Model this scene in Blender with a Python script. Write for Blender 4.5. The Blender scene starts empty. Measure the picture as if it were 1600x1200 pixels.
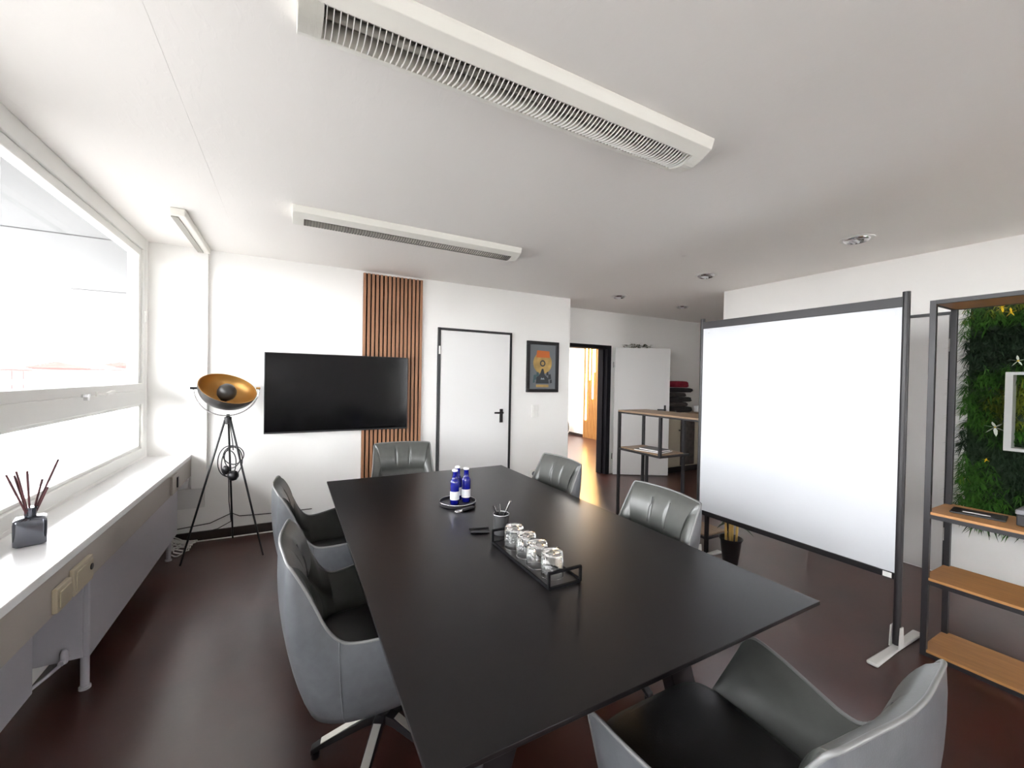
import bpy, bmesh, math, random
from mathutils import Vector, Matrix, Euler
random.seed(7)
S = bpy.context.scene
C = S.collection
PI = math.pi

# ------------------------------------------------------------------ camera, sky, exposure
YAW, PITCH, ROLL, FPX = 0.496157542, -0.0121226334, 0.0183718776, 639.7
cam_d = bpy.data.cameras.new('camera'); cam = bpy.data.objects.new('camera', cam_d); C.objects.link(cam)
cam_d.sensor_width = 36.0; cam_d.lens = FPX/1600*36.0; cam_d.clip_start = 0.02; cam_d.clip_end = 400
cf = Vector((math.sin(YAW)*math.cos(PITCH), math.cos(YAW)*math.cos(PITCH), math.sin(PITCH)))
cr = Vector((math.cos(YAW), -math.sin(YAW), 0)); cu = cr.cross(cf)
r2 = cr*math.cos(ROLL) + cu*math.sin(ROLL); u2 = cu*math.cos(ROLL) - cr*math.sin(ROLL)
M = Matrix((r2, u2, -cf)).transposed().to_4x4(); M.translation = Vector((0, 0, 1.49))
cam.matrix_world = M
S.camera = cam
W = bpy.data.worlds.new('sky'); S.world = W; W.use_nodes = True
SKY = W.node_tree.nodes['Background']
SKY.inputs['Color'].default_value = (0.97, 0.985, 1.0, 1); SKY.inputs['Strength'].default_value = 8.0
S.view_settings.view_transform = 'Standard'; S.view_settings.look = 'None'
S.view_settings.gamma = 1.0; S.view_settings.use_curve_mapping = False
S.view_settings.exposure = 1.45
S.cycles.max_bounces = 14; S.cycles.diffuse_bounces = 8; S.cycles.transparent_max_bounces = 16
S.cycles.use_denoising = True
S.cycles.sample_clamp_indirect = 8.0

# ------------------------------------------------------------------ materials
def mat(name, col, rough=0.5, metal=0.0, spec=0.5, noise=0.0, nscale=20.0, bump=0.0, bscale=60.0, coat=0.0, stretch=None, emit=None, coat_rough=0.1, sheen=0.0):
    m = bpy.data.materials.new(name); m.use_nodes = True
    nt = m.node_tree; p = nt.nodes['Principled BSDF']
    p.inputs['Base Color'].default_value = (*col, 1); p.inputs['Roughness'].default_value = rough
    p.inputs['Metallic'].default_value = metal; p.inputs['Specular IOR Level'].default_value = spec
    p.inputs['Coat Weight'].default_value = coat; p.inputs['Coat Roughness'].default_value = coat_rough
    if emit:
        p.inputs['Emission Color'].default_value = (*emit[0], 1); p.inputs['Emission Strength'].default_value = emit[1]
    tc = nt.nodes.new('ShaderNodeTexCoord'); vec = tc.outputs['Object']
    if stretch:
        mp = nt.nodes.new('ShaderNodeMapping'); mp.inputs['Scale'].default_value = stretch
        nt.links.new(vec, mp.inputs['Vector']); vec = mp.outputs['Vector']
    if noise:
        n = nt.nodes.new('ShaderNodeTexNoise'); n.inputs['Scale'].default_value = nscale; n.inputs['Detail'].default_value = 5
        nt.links.new(vec, n.inputs['Vector'])
        r = nt.nodes.new('ShaderNodeMapRange'); r.inputs['From Min'].default_value = 0.25; r.inputs['From Max'].default_value = 0.75
        r.inputs['To Min'].default_value = 1-noise; r.inputs['To Max'].default_value = 1+noise
        nt.links.new(n.outputs['Fac'], r.inputs['Value'])
        mx = nt.nodes.new('ShaderNodeVectorMath'); mx.operation = 'SCALE'; mx.inputs[0].default_value = col
        nt.links.new(r.outputs['Result'], mx.inputs['Scale']); nt.links.new(mx.outputs['Vector'], p.inputs['Base Color'])
    if bump:
        n = nt.nodes.new('ShaderNodeTexNoise'); n.inputs['Scale'].default_value = bscale; n.inputs['Detail'].default_value = 4
        nt.links.new(vec, n.inputs['Vector'])
        b = nt.nodes.new('ShaderNodeBump'); b.inputs['Strength'].default_value = bump; b.inputs['Distance'].default_value = 0.01
        nt.links.new(n.outputs['Fac'], b.inputs['Height']); nt.links.new(b.outputs['Normal'], p.inputs['Normal'])
    return m
def glassmat(name, col, rough=0.0, ior=1.45):
    m = bpy.data.materials.new(name); m.use_nodes = True; p = m.node_tree.nodes['Principled BSDF']
    p.inputs['Base Color'].default_value = (*col, 1); p.inputs['Transmission Weight'].default_value = 1.0
    p.inputs['Roughness'].default_value = rough; p.inputs['IOR'].default_value = ior
    return m
def panemat():
    m = bpy.data.materials.new('window_glass'); m.use_nodes = True; nt = m.node_tree
    nt.nodes.remove(nt.nodes['Principled BSDF'])
    t = nt.nodes.new('ShaderNodeBsdfTransparent'); g = nt.nodes.new('ShaderNodeBsdfGlossy'); g.inputs['Roughness'].default_value = 0.02
    mx = nt.nodes.new('ShaderNodeMixShader'); mx.inputs[0].default_value = 0.05
    nt.links.new(t.outputs[0], mx.inputs[1]); nt.links.new(g.outputs[0], mx.inputs[2])
    nt.links.new(mx.outputs[0], nt.nodes['Material Output'].inputs['Surface'])
    return m
def ceilmat():
    m = mat('ceiling_paint', (0.89, 0.865, 0.835), 0.85)
    nt = m.node_tree; p = nt.nodes['Principled BSDF']
    tc = nt.nodes.new('ShaderNodeTexCoord'); mp = nt.nodes.new('ShaderNodeMapping'); mp.inputs['Scale'].default_value = (9, 3.0, 1)
    nt.links.new(tc.outputs['Object'], mp.inputs['Vector'])
    n = nt.nodes.new('ShaderNodeTexNoise'); n.inputs['Scale'].default_value = 3.0; n.inputs['Detail'].default_value = 6; n.inputs['Distortion'].default_value = 0.8
    nt.links.new(mp.outputs['Vector'], n.inputs['Vector'])
    r = nt.nodes.new('ShaderNodeValToRGB'); r.color_ramp.elements[0].position = 0.52; r.color_ramp.elements[1].position = 0.72
    nt.links.new(n.outputs['Fac'], r.inputs['Fac'])
    b = nt.nodes.new('ShaderNodeBump'); b.inputs['Strength'].default_value = 0.10; b.inputs['Distance'].default_value = 0.004
    nt.links.new(r.outputs['Color'], b.inputs['Height']); nt.links.new(b.outputs['Normal'], p.inputs['Normal'])
    return m

m_wall = mat('white_wall_paint', (0.86, 0.85, 0.83), 0.8, bump=0.08, bscale=120)
m_ceil = ceilmat()
m_floor = mat('dark_red_brown_linoleum', (0.052, 0.0170, 0.0130), 0.28, spec=1.0, noise=0.35, nscale=3.0, bump=0.02, bscale=40)
m_base = mat('dark_baseboard', (0.022, 0.012, 0.011), 0.4)
m_white = mat('white_lacquer', (0.80, 0.79, 0.77), 0.35)
m_frame = mat('white_window_frame', (0.76, 0.755, 0.73), 0.4)
m_sill = mat('white_sill_laminate', (0.86, 0.86, 0.87), 0.22, coat=0.3)
m_fascia = mat('sill_fascia_beige_shaded', (0.36, 0.325, 0.29), 0.5)  # lowered tone carries the weaker light on the fascia
m_beige = mat('beige_plastic', (0.40, 0.345, 0.25), 0.45)
m_rad = mat('radiator_enamel_shaded', (0.42, 0.41, 0.44), 0.4)  # white enamel darkened, the shade under the sill is in this colour
m_plastic = mat('white_plastic', (0.80, 0.79, 0.76), 0.4)
m_black = mat('black_powder_coated_steel', (0.008, 0.0072, 0.009), 0.40, bump=0.03, bscale=400)
m_steel_grey = mat('anthracite_steel', (0.015, 0.0135, 0.016), 0.42, metal=0.0)
m_jamb = mat('matt_black_door_frame', (0.006, 0.0055, 0.008), 0.75, spec=0.15)
m_blackgloss = mat('black_gloss', (0.006, 0.006, 0.007), 0.08, coat=0.6, coat_rough=0.03)
m_screen = mat('tv_screen', (0.0015, 0.0014, 0.002), 0.12, spec=0.22)
m_table = mat('matt_black_table_laminate', (0.0055, 0.0045, 0.0053), 0.31, spec=0.34, noise=0.1, nscale=200, bump=0.01, bscale=300)
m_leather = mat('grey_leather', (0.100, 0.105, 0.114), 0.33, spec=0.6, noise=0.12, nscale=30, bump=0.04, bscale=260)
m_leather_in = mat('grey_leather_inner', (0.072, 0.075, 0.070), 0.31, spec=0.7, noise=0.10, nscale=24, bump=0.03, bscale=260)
m_seat = mat('dark_grey_leather_seat', (0.018, 0.017, 0.018), 0.45, bump=0.05, bscale=260)
m_pipe = mat('piping_leather', (0.17, 0.17, 0.17), 0.32)
m_crease = mat('stitch_thread', (0.05, 0.05, 0.05), 0.6)
m_chrome = mat('brushed_chrome', (0.72, 0.72, 0.73), 0.22, metal=1.0)
m_alu = mat('louvre_aluminium', (0.60, 0.58, 0.53), 0.40, metal=0.7)
m_louvre_white = mat('louvre_fin_white', (0.86, 0.85, 0.82), 0.3)
m_trough = mat('lamp_trough_reflector', (0.36, 0.345, 0.31), 0.45, metal=0.3)
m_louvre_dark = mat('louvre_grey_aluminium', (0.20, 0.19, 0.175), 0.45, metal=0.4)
m_fix = mat('fixture_white_enamel', (0.80, 0.785, 0.73), 0.4)
m_slat = mat('walnut_slat', (0.33, 0.160, 0.088), 0.5, noise=0.28, nscale=5, stretch=(14, 14, 0.9))
m_felt = mat('dark_felt_backing', (0.012, 0.006, 0.006), 0.95)
m_oak = mat('oak_shelf_board', (0.42, 0.205, 0.075), 0.42, noise=0.16, nscale=6, stretch=(12, 1.2, 12))
m_oakgrey = mat('grey_brown_oak_board', (0.25, 0.165, 0.10), 0.45, noise=0.16, nscale=6, stretch=(12, 1.2, 12))
m_gold = mat('gold_reflector_lining', (0.40, 0.205, 0.050), 0.38, metal=0.6, spec=0.6)
m_shade = mat('dark_grey_shade', (0.03, 0.028, 0.026), 0.38)
m_board = mat('whiteboard_enamel', (0.60, 0.615, 0.645), 0.11, coat=0.5, coat_rough=0.05)
m_door = mat('white_door_leaf', (0.76, 0.755, 0.75), 0.42)
m_doorgrey = mat('light_grey_door_leaf', (0.56, 0.55, 0.54), 0.45)
m_foot = mat('light_grey_foot', (0.62, 0.61, 0.59), 0.4)
m_pane = panemat()
m_glass = glassmat('clear_glass', (0.98, 0.99, 0.99))
m_blueglass = mat('cobalt_blue_glass', (0.003, 0.005, 0.16), 0.07, coat=0.5, coat_rough=0.03)
m_label = mat('silver_white_label', (0.75, 0.75, 0.78), 0.3, metal=0.3)
m_cap = mat('white_cap', (0.82, 0.82, 0.84), 0.3)
m_smoke = mat('smoked_mirror_glass', (0.13, 0.135, 0.155), 0.08, metal=0.85)
m_reed = mat('plum_reed', (0.09, 0.028, 0.032), 0.7)
m_pot = mat('black_pot', (0.007, 0.006, 0.007), 0.4)
m_bamboo = mat('yellow_bamboo_cane', (0.42, 0.26, 0.07), 0.45, noise=0.2, nscale=8)
m_leafdark = mat('dark_green_leaf', (0.025, 0.042, 0.016), 0.55)
m_moss1 = mat('deep_green_foliage', (0.034, 0.120, 0.010), 0.6, noise=0.5, nscale=9)
m_moss2 = mat('olive_green_foliage', (0.150, 0.200, 0.016), 0.6, noise=0.4, nscale=9)
m_moss3 = mat('black_green_foliage', (0.012, 0.034, 0.011), 0.7)
m_yellow = mat('yellow_petal', (0.75, 0.52, 0.02), 0.5)
m_petal = mat('white_petal', (0.72, 0.76, 0.70), 0.5)
m_boxframe = mat('light_grey_box_frame', (0.46, 0.47, 0.46), 0.45)
m_greybox = mat('grey_fabric_lid', (0.16, 0.16, 0.175), 0.8)
m_paper = mat('paper_edge', (0.75, 0.74, 0.72), 0.7)
m_mag = mat('magazine_cover_dark', (0.05, 0.05, 0.055), 0.4)
m_cloth_dark = mat('dark_folded_cloth', (0.022, 0.020, 0.021), 0.9, noise=0.4, nscale=14)
m_cloth_grey = mat('grey_brown_folded_cloth', (0.06, 0.05, 0.046), 0.9, noise=0.4, nscale=14)
m_cloth_red = mat('crimson_cloth', (0.26, 0.012, 0.03), 0.85, noise=0.2, nscale=14)
m_cloth_white = mat('white_cloth', (0.55, 0.54, 0.53), 0.85)
m_cab = mat('beige_cabinet_front', (0.42, 0.38, 0.29), 0.55)
m_led = mat('warm_led_strip', (1, 0.75, 0.4), 0.5, emit=((1.0, 0.60, 0.18), 16.0))
m_bronze = mat('warm_wood_panel', (0.36, 0.17, 0.05), 0.45, noise=0.2, nscale=5, stretch=(14, 14, 0.9))
m_fill_glow = mat('fill_panel_glow', (0.9, 0.9, 0.88), 0.5, emit=((1.0, 0.93, 0.85), 9.0))
m_gong = mat('grey_woven_disc', (0.12, 0.11, 0.10), 0.6)
m_p_grey = mat('poster_grey', (0.15, 0.165, 0.18), 0.5)
m_p_orange = mat('poster_orange', (0.50, 0.12, 0.02), 0.5)
m_p_gold = mat('poster_gold', (0.40, 0.26, 0.085), 0.5, noise=0.35, nscale=14)
m_p_dark = mat('poster_dark', (0.03, 0.034, 0.04), 0.5)
m_p_teal = mat('poster_teal', (0.05, 0.10, 0.11), 0.5)
m_p_light = mat('poster_pale', (0.26, 0.30, 0.32), 0.5)
m_soffit = mat('concrete_soffit', (0.145, 0.147, 0.150), 0.9)
m_ext = mat('grey_asphalt', (0.20, 0.195, 0.19), 0.9, noise=0.1, nscale=1.0)
m_bounce_slab = mat('pale_bounce_slab', (0.75, 0.73, 0.70), 0.9, noise=0.1, nscale=1.0)
m_extdark = mat('grey_parapet', (0.09, 0.09, 0.092), 0.9)
m_redbrick = mat('red_brick_facade', (0.30, 0.085, 0.080), 0.9)
m_redroof = mat('red_tile_roof', (0.20, 0.052, 0.046), 0.9)
m_extwin = mat('far_window', (0.06, 0.05, 0.055), 0.3)

# ------------------------------------------------------------------ mesh helpers
class MB:
    def __init__(s): s.v = []; s.f = []; s.T = Matrix.Identity(4); s.mi = []; s.cur = 0
    def add(s, vs, fs):
        b = len(s.v); s.v += [tuple(s.T @ Vector(v)) for v in vs]
        s.f += [tuple(b+i for i in f) for f in fs]; s.mi += [s.cur]*len(fs)
        return s
    def box(s, x0, x1, y0, y1, z0, z1):
        return s.add([(x0,y0,z0),(x1,y0,z0),(x1,y1,z0),(x0,y1,z0),(x0,y0,z1),(x1,y0,z1),(x1,y1,z1),(x0,y1,z1)],
                     [(0,3,2,1),(4,5,6,7),(0,1,5,4),(1,2,6,5),(2,3,7,6),(3,0,4,7)])
    def bar(s, a, b, w, h, up=(0,0,1)):
        a = Vector(a); b = Vector(b); d = (b-a).normalized(); u = Vector(up)
        if abs(d.dot(u)) > 0.98: u = Vector((0,1,0))
        r = d.cross(u).normalized(); u = r.cross(d)
        vs = []
        for p in (a, b):
            for i, j in ((-1,-1),(1,-1),(1,1),(-1,1)): vs.append(p + r*(i*w/2) + u*(j*h/2))
        return s.add(vs, [(0,1,2,3),(7,6,5,4),(0,4,5,1),(1,5,6,2),(2,6,7,3),(3,7,4,0)])
    def tube(s, pts, r, n=8, closed=False):
        pts = [Vector(p) for p in pts]; m = len(pts); vs = []; fs = []
        rr = r if isinstance(r, (list, tuple)) else [r]*m
        prev = None
        for i, p in enumerate(pts):
            if closed: d = pts[(i+1) % m] - pts[i-1]
            else: d = pts[min(i+1, m-1)] - pts[max(i-1, 0)]
            if d.length < 1e-9: d = Vector((0,0,1))
            d.normalize()
            if prev is None:
                u = Vector((0,0,1)) if abs(d.z) < 0.9 else Vector((1,0,0))
                u = (u - d*u.dot(d)).normalized()
            else: u = (prev - d*prev.dot(d)).normalized()
            prev = u; w = d.cross(u)
            for k in range(n):
                a = 2*PI*k/n; vs.append(p + (u*math.cos(a) + w*math.sin(a))*rr[i])
        for i in range(m if closed else m-1):
            j = (i+1) % m
            for k in range(n):
                k2 = (k+1) % n; fs.append((i*n+k, i*n+k2, j*n+k2, j*n+k))
        if not closed: fs += [tuple(range(n-1, -1, -1)), tuple((m-1)*n+k for k in range(n))]
        return s.add(vs, fs)
    def lathe(s, prof, c=(0,0,0), n=24, R=None, caps=True):
        vs = []; fs = []; c = Vector(c); m = len(prof)
        for (r, z) in prof:
            for k in range(n):
                a = 2*PI*k/n; v = Vector((r*math.cos(a), r*math.sin(a), z))
                if R is not None: v = R @ v
                vs.append(c+v)
        for i in range(m-1):
            for k in range(n):
                k2 = (k+1) % n; fs.append((i*n+k, i*n+k2, (i+1)*n+k2, (i+1)*n+k))
        if caps:
            fs += [tuple(range(n-1, -1, -1)), tuple((m-1)*n+k for k in range(n))]
        return s.add(vs, fs)
    def grid(s, P):
        h = len(P); w = len(P[0]); vs = [p for row in P for p in row]
        return s.add(vs, [(i*w+j, i*w+j+1, (i+1)*w+j+1, (i+1)*w+j) for i in range(h-1) for j in range(w-1)])
    def prism(s, poly, axis, a, b):
        n = len(poly); vs = []
        for t in (a, b):
            for (p, q) in poly:
                vs.append({'x': (t,p,q), 'y': (p,t,q), 'z': (p,q,t)}[axis])
        fs = [tuple(range(n-1,-1,-1)), tuple(range(n, 2*n))] + [(i, (i+1)%n, n+(i+1)%n, n+i) for i in range(n)]
        return s.add(vs, fs)

def obj(name, mb, material, parent=None, bevel=0.0, smooth=False, off=None, fix=True, subsurf=0, angle=None):
    me = bpy.data.meshes.new(name)
    o = Vector(off) if off is not None else (parent['_base'].to_tuple() if False else None)
    vs = mb.v
    if parent is not None and off is None and '_ox' in parent:
        ox = Vector((parent['_ox'], parent['_oy'], parent['_oz'])); vs = [tuple(Vector(v)-ox) for v in vs]
    elif off is not None: vs = [tuple(Vector(v)-Vector(off)) for v in vs]
    me.from_pydata(vs, [], mb.f)
    if fix:
        bm = bmesh.new(); bm.from_mesh(me); bmesh.ops.recalc_face_normals(bm, faces=bm.faces); bm.to_mesh(me); bm.free()
    mats = material if isinstance(material, list) else [material]
    for q in mats: me.materials.append(q)
    if len(mats) > 1: me.polygons.foreach_set('material_index', mb.mi)
    if smooth:
        me.polygons.foreach_set('use_smooth', [True]*len(me.polygons))
        if angle: me.set_sharp_from_angle(angle=math.radians(angle))
    ob = bpy.data.objects.new(name, me); C.objects.link(ob)
    if parent is not None: ob.parent = parent
    if off is not None: ob.location = off
    if parent is not None and '_ox' in parent:
        # sub-parts take the same origin as their part
        ob['_ox'], ob['_oy'], ob['_oz'] = parent['_ox'], parent['_oy'], parent['_oz']
    if bevel:
        md = ob.modifiers.new('bevel', 'BEVEL'); md.width = bevel; md.segments = 2; md.limit_method = 'ANGLE'; md.angle_limit = math.radians(40)
    if subsurf:
        md = ob.modifiers.new('sub', 'SUBSURF'); md.levels = subsurf; md.render_levels = subsurf
    return ob

def thing(name, label, cat, loc=(0,0,0), group=None, rotz=0.0, world=True):
    o = bpy.data.objects.new(name, None); C.objects.link(o); o.location = loc; o.rotation_euler = (0,0,rotz)
    o.empty_display_size = 0.1
    o['label'] = label; o['category'] = cat
    if group: o['group'] = group
    o['_ox'], o['_oy'], o['_oz'] = (loc if world else (0.0,0.0,0.0))
    return o
def tag(o, label, cat, group=None):
    o['label'] = label; o['category'] = cat
    if group: o['group'] = group
    return o
def struct(name, mb, material, label=None, **k):
    o = obj(name, mb, material, **k); o['kind'] = 'structure'
    if label: o['label'] = label
    return o
def sroot(name, label=None):
    o = bpy.data.objects.new(name, None); C.objects.link(o); o['kind'] = 'structure'
    if label: o['label'] = label
    return o
def copy_tree(o, parent=None):
    c = o.copy(); C.objects.link(c)
    if parent is not None: c.parent = parent
    for ch in list(o.children): copy_tree(ch, c)
    return c

ZC, YT, XR, XW, YB = 2.587, 4.5, 4.58, -1.06, 5.02

# ------------------------------------------------------------------ room shell
struct('floor', MB().box(-1.17, 8.3, -4.6, 11.6, -0.12, 0), m_floor, 'glossy dark red-brown linoleum floor')
struct('ceiling', MB().box(-1.17, 8.3, -4.6, 11.6, ZC, ZC+0.2), m_ceil, 'white painted ceiling with faint trowel marks')
WIN = [(2.42, 4.43), (0.22, 2.22), (-2.0, -0.0), (-4.2, -2.2), (5.3, 7.3), (7.5, 9.4), (9.6, 11.3)]
b = MB(); b.box(-1.17, XW, -4.6, 11.6, 0, 0.80)
ys = [-4.6] + [q for w in sorted(WIN) for q in w] + [11.6]
for i in range(0, len(ys), 2): b.box(-1.17, XW, ys[i], ys[i+1], 0.80, ZC)
struct('wall_left', b, m_wall, 'white window wall on the left')
struct('wall_back', MB().box(XW, 3.31, YT, YB+0.15, 0, ZC), m_wall, 'white wall behind the television')
b = MB(); b.box(3.31, 3.56, YB, YB+0.15, 0, ZC); b.box(3.56, 4.50, YB, YB+0.15, 2.05, ZC); b.box(4.50, 8.2, YB, YB+0.15, 0, ZC)
struct('wall_far', b, m_wall, 'white wall around the open doorway at the back')
struct('wall_right', MB().box(XR, 8.2, -4.6, 3.14, 0, ZC), m_wall, 'cream white wall on the right')
RW = [(3.3, 4.54)]  # added opening behind the viewer, lets in extra daylight
b = MB().box(-1.17, XR, -4.6, -4.4, 0, 0.1).box(-1.17, XR, -4.6, -4.4, 2.5, ZC)
for a_, c_ in ((-1.17, 3.3), (4.54, XR)): b.box(a_, c_, -4.6, -4.4, 0.1, 2.5)
struct('wall_rear', b, m_wall, 'white wall behind the viewer with an added window opening')
struct('wall_end', MB().box(8.2, 8.3, -4.6, 11.6, 0, ZC), m_wall, 'white wall closing the far right niche')
struct('wall_annex', MB().box(6.8, 6.95, YB+0.15, 11.6, 0, ZC), m_wall, 'bright white wall of the next room')
struct('wall_outer', MB().box(-1.17, 8.2, 11.5, 11.6, 0, ZC), m_wall, 'end wall of the next room')

# baseboards
b = MB(); b.box(XW+0.1, 1.455, YT-0.015, YT, 0, 0.085); b.box(2.425, 3.31, YT-0.015, YT, 0, 0.085)
struct('baseboard_back', b, m_base, 'dark baseboard under the television wall')
b = MB(); b.box(XR-0.012, XR, -4.4, 0.3, 0, 0.03)
struct('baseboard_right', b, m_base, 'dark low strip along the right wall')
b = MB(); b.box(6.785, 6.8, YB+0.2, 11.5, 0, 0.07)
struct('baseboard_annex', b, m_base, 'dark baseboard in the next room')
# vertical duct beside the window
b = MB(); b.box(-0.755, -0.645, YT-0.045, YT, 0.475, ZC)
struct('trim_1', b, m_wall, 'white vertical duct beside the window', bevel=0.004)
struct('trim_2', MB().box(-0.86, -0.66, YT-0.02, YT, 0.30, 0.475), mat('pale_grey_patch', (0.70,0.69,0.67), 0.7), 'pale raised patch under the vertical duct', bevel=0.003)  # thin block, slightly greyer than the wall
# fine ceiling joint running away from the viewer
b = MB(); b.bar((-0.405, -1.5, ZC), (-0.400, 3.5, ZC), 0.010, 0.0016)
struct('trim_3', b, m_ceil, 'hairline joint in the ceiling plaster')

# ------------------------------------------------------------------ windows
def handle(parent, y, z):
    b = MB(); b.box(XW-0.005, XW+0.012, y-0.02, y+0.02, z-0.015, z+0.015); b.bar((XW+0.012, y, z), (XW+0.05, y, z), 0.014, 0.014)
    b.tube([(XW+0.05, y, z), (XW+0.055, y+0.06, z+0.012), (XW+0.05, y+0.13, z+0.01)], 0.009, 8)
    o = obj('handle', b, m_plastic, parent, smooth=True, angle=40); o['label'] = 'white lever handle'
    b = MB(); b.box(XW-0.004, XW+0.02, y-0.22, y-0.13, z-0.012, z+0.006); b.box(XW+0.0, XW+0.03, y-0.19, y-0.17, z-0.03, z+0.004)
    obj('latch', b, m_chrome, parent, bevel=0.002)
for i, (y0, y1) in enumerate(WIN):
    r = sroot('window_%d' % (i+1), 'wide white pivot window over a lower fixed pane')
    zt, zb, t0, t1 = ZC, 0.80, 1.235, 1.40
    b = MB(); X0, X1 = XW-0.10, XW+0.004
    b.box(X0, X1, y0, y1, 2.485, zt); b.box(X0, X1, y0, y0+0.06, zb, 2.485); b.box(X0, X1, y1-0.065, y1, zb, 2.485)
    b.box(X0, X1, y0+0.06, y1-0.065, zb, 0.875)
    obj('window_frame', b, m_frame, r, bevel=0.004)
    b = MB(); b.box(X0+0.005, X1+0.004, y0+0.06, y1-0.065, t0, t1-0.055); obj('transom', b, m_frame, r, bevel=0.005)
    b = MB(); S0, S1 = XW-0.075, XW-0.012; ya, yb = y0+0.06, y1-0.065
    b.box(S0, S1, ya, yb, 2.43, 2.485); b.box(S0, S1, ya, ya+0.055, t1, 2.43); b.box(S0, S1, yb-0.055, yb, t1, 2.43); b.box(S0, S1+0.02, ya, yb, t1-0.055, t1)
    sa = obj('sash', b, m_frame, r, bevel=0.004)
    obj('pane', MB().box(XW-0.05, XW-0.044, ya+0.055, yb-0.055, t1, 2.43), m_pane, sa)
    fr = obj('glazing_bead', MB().box(S0, S1, ya, yb, 0.875, 0.895).box(S0, S1, ya, yb, t0-0.02, t0).box(S0, S1, ya, ya+0.03, 0.895, t0-0.02).box(S0, S1, yb-0.03, yb, 0.895, t0-0.02), m_frame, r, bevel=0.003)
    obj('pane', MB().box(XW-0.05, XW-0.044, ya+0.03, yb-0.03, 0.895, t0-0.02), m_pane, fr)
    if i == 0:
        handle(r, 3.45, 1.35)
        o = obj('hinge', MB().box(XW+0.0, XW+0.018, y1-0.055, y1-0.03, 1.90, 1.99), m_plastic, r, bevel=0.003)

for i, (xa, xb) in enumerate(RW):
    r = sroot('window_%d' % (i+8), 'added unseen two-pane window behind the viewer for fill daylight')
    b = MB().box(xa, xb, -4.56, -4.46, 0.1, 0.17).box(xa, xb, -4.56, -4.46, 2.43, 2.5).box(xa, xa+0.07, -4.56, -4.46, 0.17, 2.43).box(xb-0.07, xb, -4.56, -4.46, 0.17, 2.43)
    xm = (xa+xb)/2; b.box(xm-0.05, xm+0.05, -4.56, -4.46, 0.17, 2.43)
    obj('window_frame', b, m_frame, r, bevel=0.004)
    obj('pane', MB().box(xa+0.07, xm-0.05, -4.51, -4.504, 0.17, 2.43), m_pane, r)
    obj('pane', MB().box(xm+0.05, xb-0.07, -4.51, -4.504, 0.17, 2.43), m_pane, r)

# ------------------------------------------------------------------ window sill with fascia, sockets, radiators
sl = struct('trim_4', MB().box(XW-0.02, -0.752, -4.4, YT-0.001, 0.745, 0.78), m_sill, 'deep glossy white window sill board', bevel=0.003)
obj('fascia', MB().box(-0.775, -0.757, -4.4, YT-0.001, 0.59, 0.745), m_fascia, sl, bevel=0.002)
obj('bracket', MB().box(XW, -0.775, YT-0.06, YT-0.002, 0.50, 0.745), m_wall, sl)
def socket(y0, y1, z0, z1, label, face):
    t = thing('wall_socket', label, 'socket', (-0.757, (y0+y1)/2, z0))
    obj('housing', MB().box(-0.757, -0.740, y0, y1, z0, z1), m_beige, t, bevel=0.004)
    if face == 'plain':
        obj('cover', MB().box(-0.740, -0.735, y0+0.012, y1-0.012, z0+0.015, z1-0.015), m_beige, t, bevel=0.003)
    else:
        c = obj('cover', MB().box(-0.740, -0.735, y0+0.012, y1-0.012, z0+0.015, z1-0.015), m_beige, t, bevel=0.003)
        o = obj('insert', MB().lathe([(0.013, 0), (0.013, 0.003), (0.0, 0.003)], (-0.735, y1-0.035, (z0+z1)/2+0.01), 20, Matrix.Rotation(PI/2, 3, 'Y')), m_pot, c); o['label'] = 'dark socket opening'
socket(2.09, 2.205, 0.600, 0.690, 'beige surface socket box on the sill fascia, the one nearer the viewer', 'plain')
socket(2.225, 2.40, 0.598, 0.705, 'beige surface socket box with dark opening, second from the viewer on the sill fascia', 'open')
t = thing('wall_socket', 'beige socket with dark slot at the far end of the sill fascia', 'socket', (-0.757, 3.86, 0.62))
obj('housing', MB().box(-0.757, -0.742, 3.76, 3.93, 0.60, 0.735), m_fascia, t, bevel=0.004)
o = obj('insert', MB().box(-0.742, -0.735, 3.885, 3.915, 0.63, 0.705), m_pot, t); o['label'] = 'dark slot'
# radiator panels
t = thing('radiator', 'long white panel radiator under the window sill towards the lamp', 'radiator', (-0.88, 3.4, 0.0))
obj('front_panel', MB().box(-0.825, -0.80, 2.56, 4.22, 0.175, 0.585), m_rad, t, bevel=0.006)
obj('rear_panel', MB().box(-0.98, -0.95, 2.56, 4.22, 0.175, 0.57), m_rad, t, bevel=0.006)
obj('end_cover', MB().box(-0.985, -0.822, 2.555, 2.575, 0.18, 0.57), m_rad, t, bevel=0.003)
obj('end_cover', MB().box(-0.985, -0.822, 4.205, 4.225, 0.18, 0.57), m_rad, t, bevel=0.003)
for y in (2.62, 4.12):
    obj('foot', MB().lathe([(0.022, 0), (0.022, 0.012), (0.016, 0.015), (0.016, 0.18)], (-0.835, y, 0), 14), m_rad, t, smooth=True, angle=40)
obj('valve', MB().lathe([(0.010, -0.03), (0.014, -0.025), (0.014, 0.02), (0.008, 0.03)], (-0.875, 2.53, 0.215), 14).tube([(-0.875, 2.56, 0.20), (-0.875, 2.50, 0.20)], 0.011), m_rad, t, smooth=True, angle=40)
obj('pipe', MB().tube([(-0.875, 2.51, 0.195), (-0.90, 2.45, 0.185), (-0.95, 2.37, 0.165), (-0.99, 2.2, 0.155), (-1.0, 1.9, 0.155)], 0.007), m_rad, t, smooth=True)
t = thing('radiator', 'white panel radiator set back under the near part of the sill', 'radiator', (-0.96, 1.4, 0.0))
obj('front_panel', MB().box(-0.93, -0.905, 0.5, 2.36, 0.18, 0.585), m_rad, t, bevel=0.006)
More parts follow.
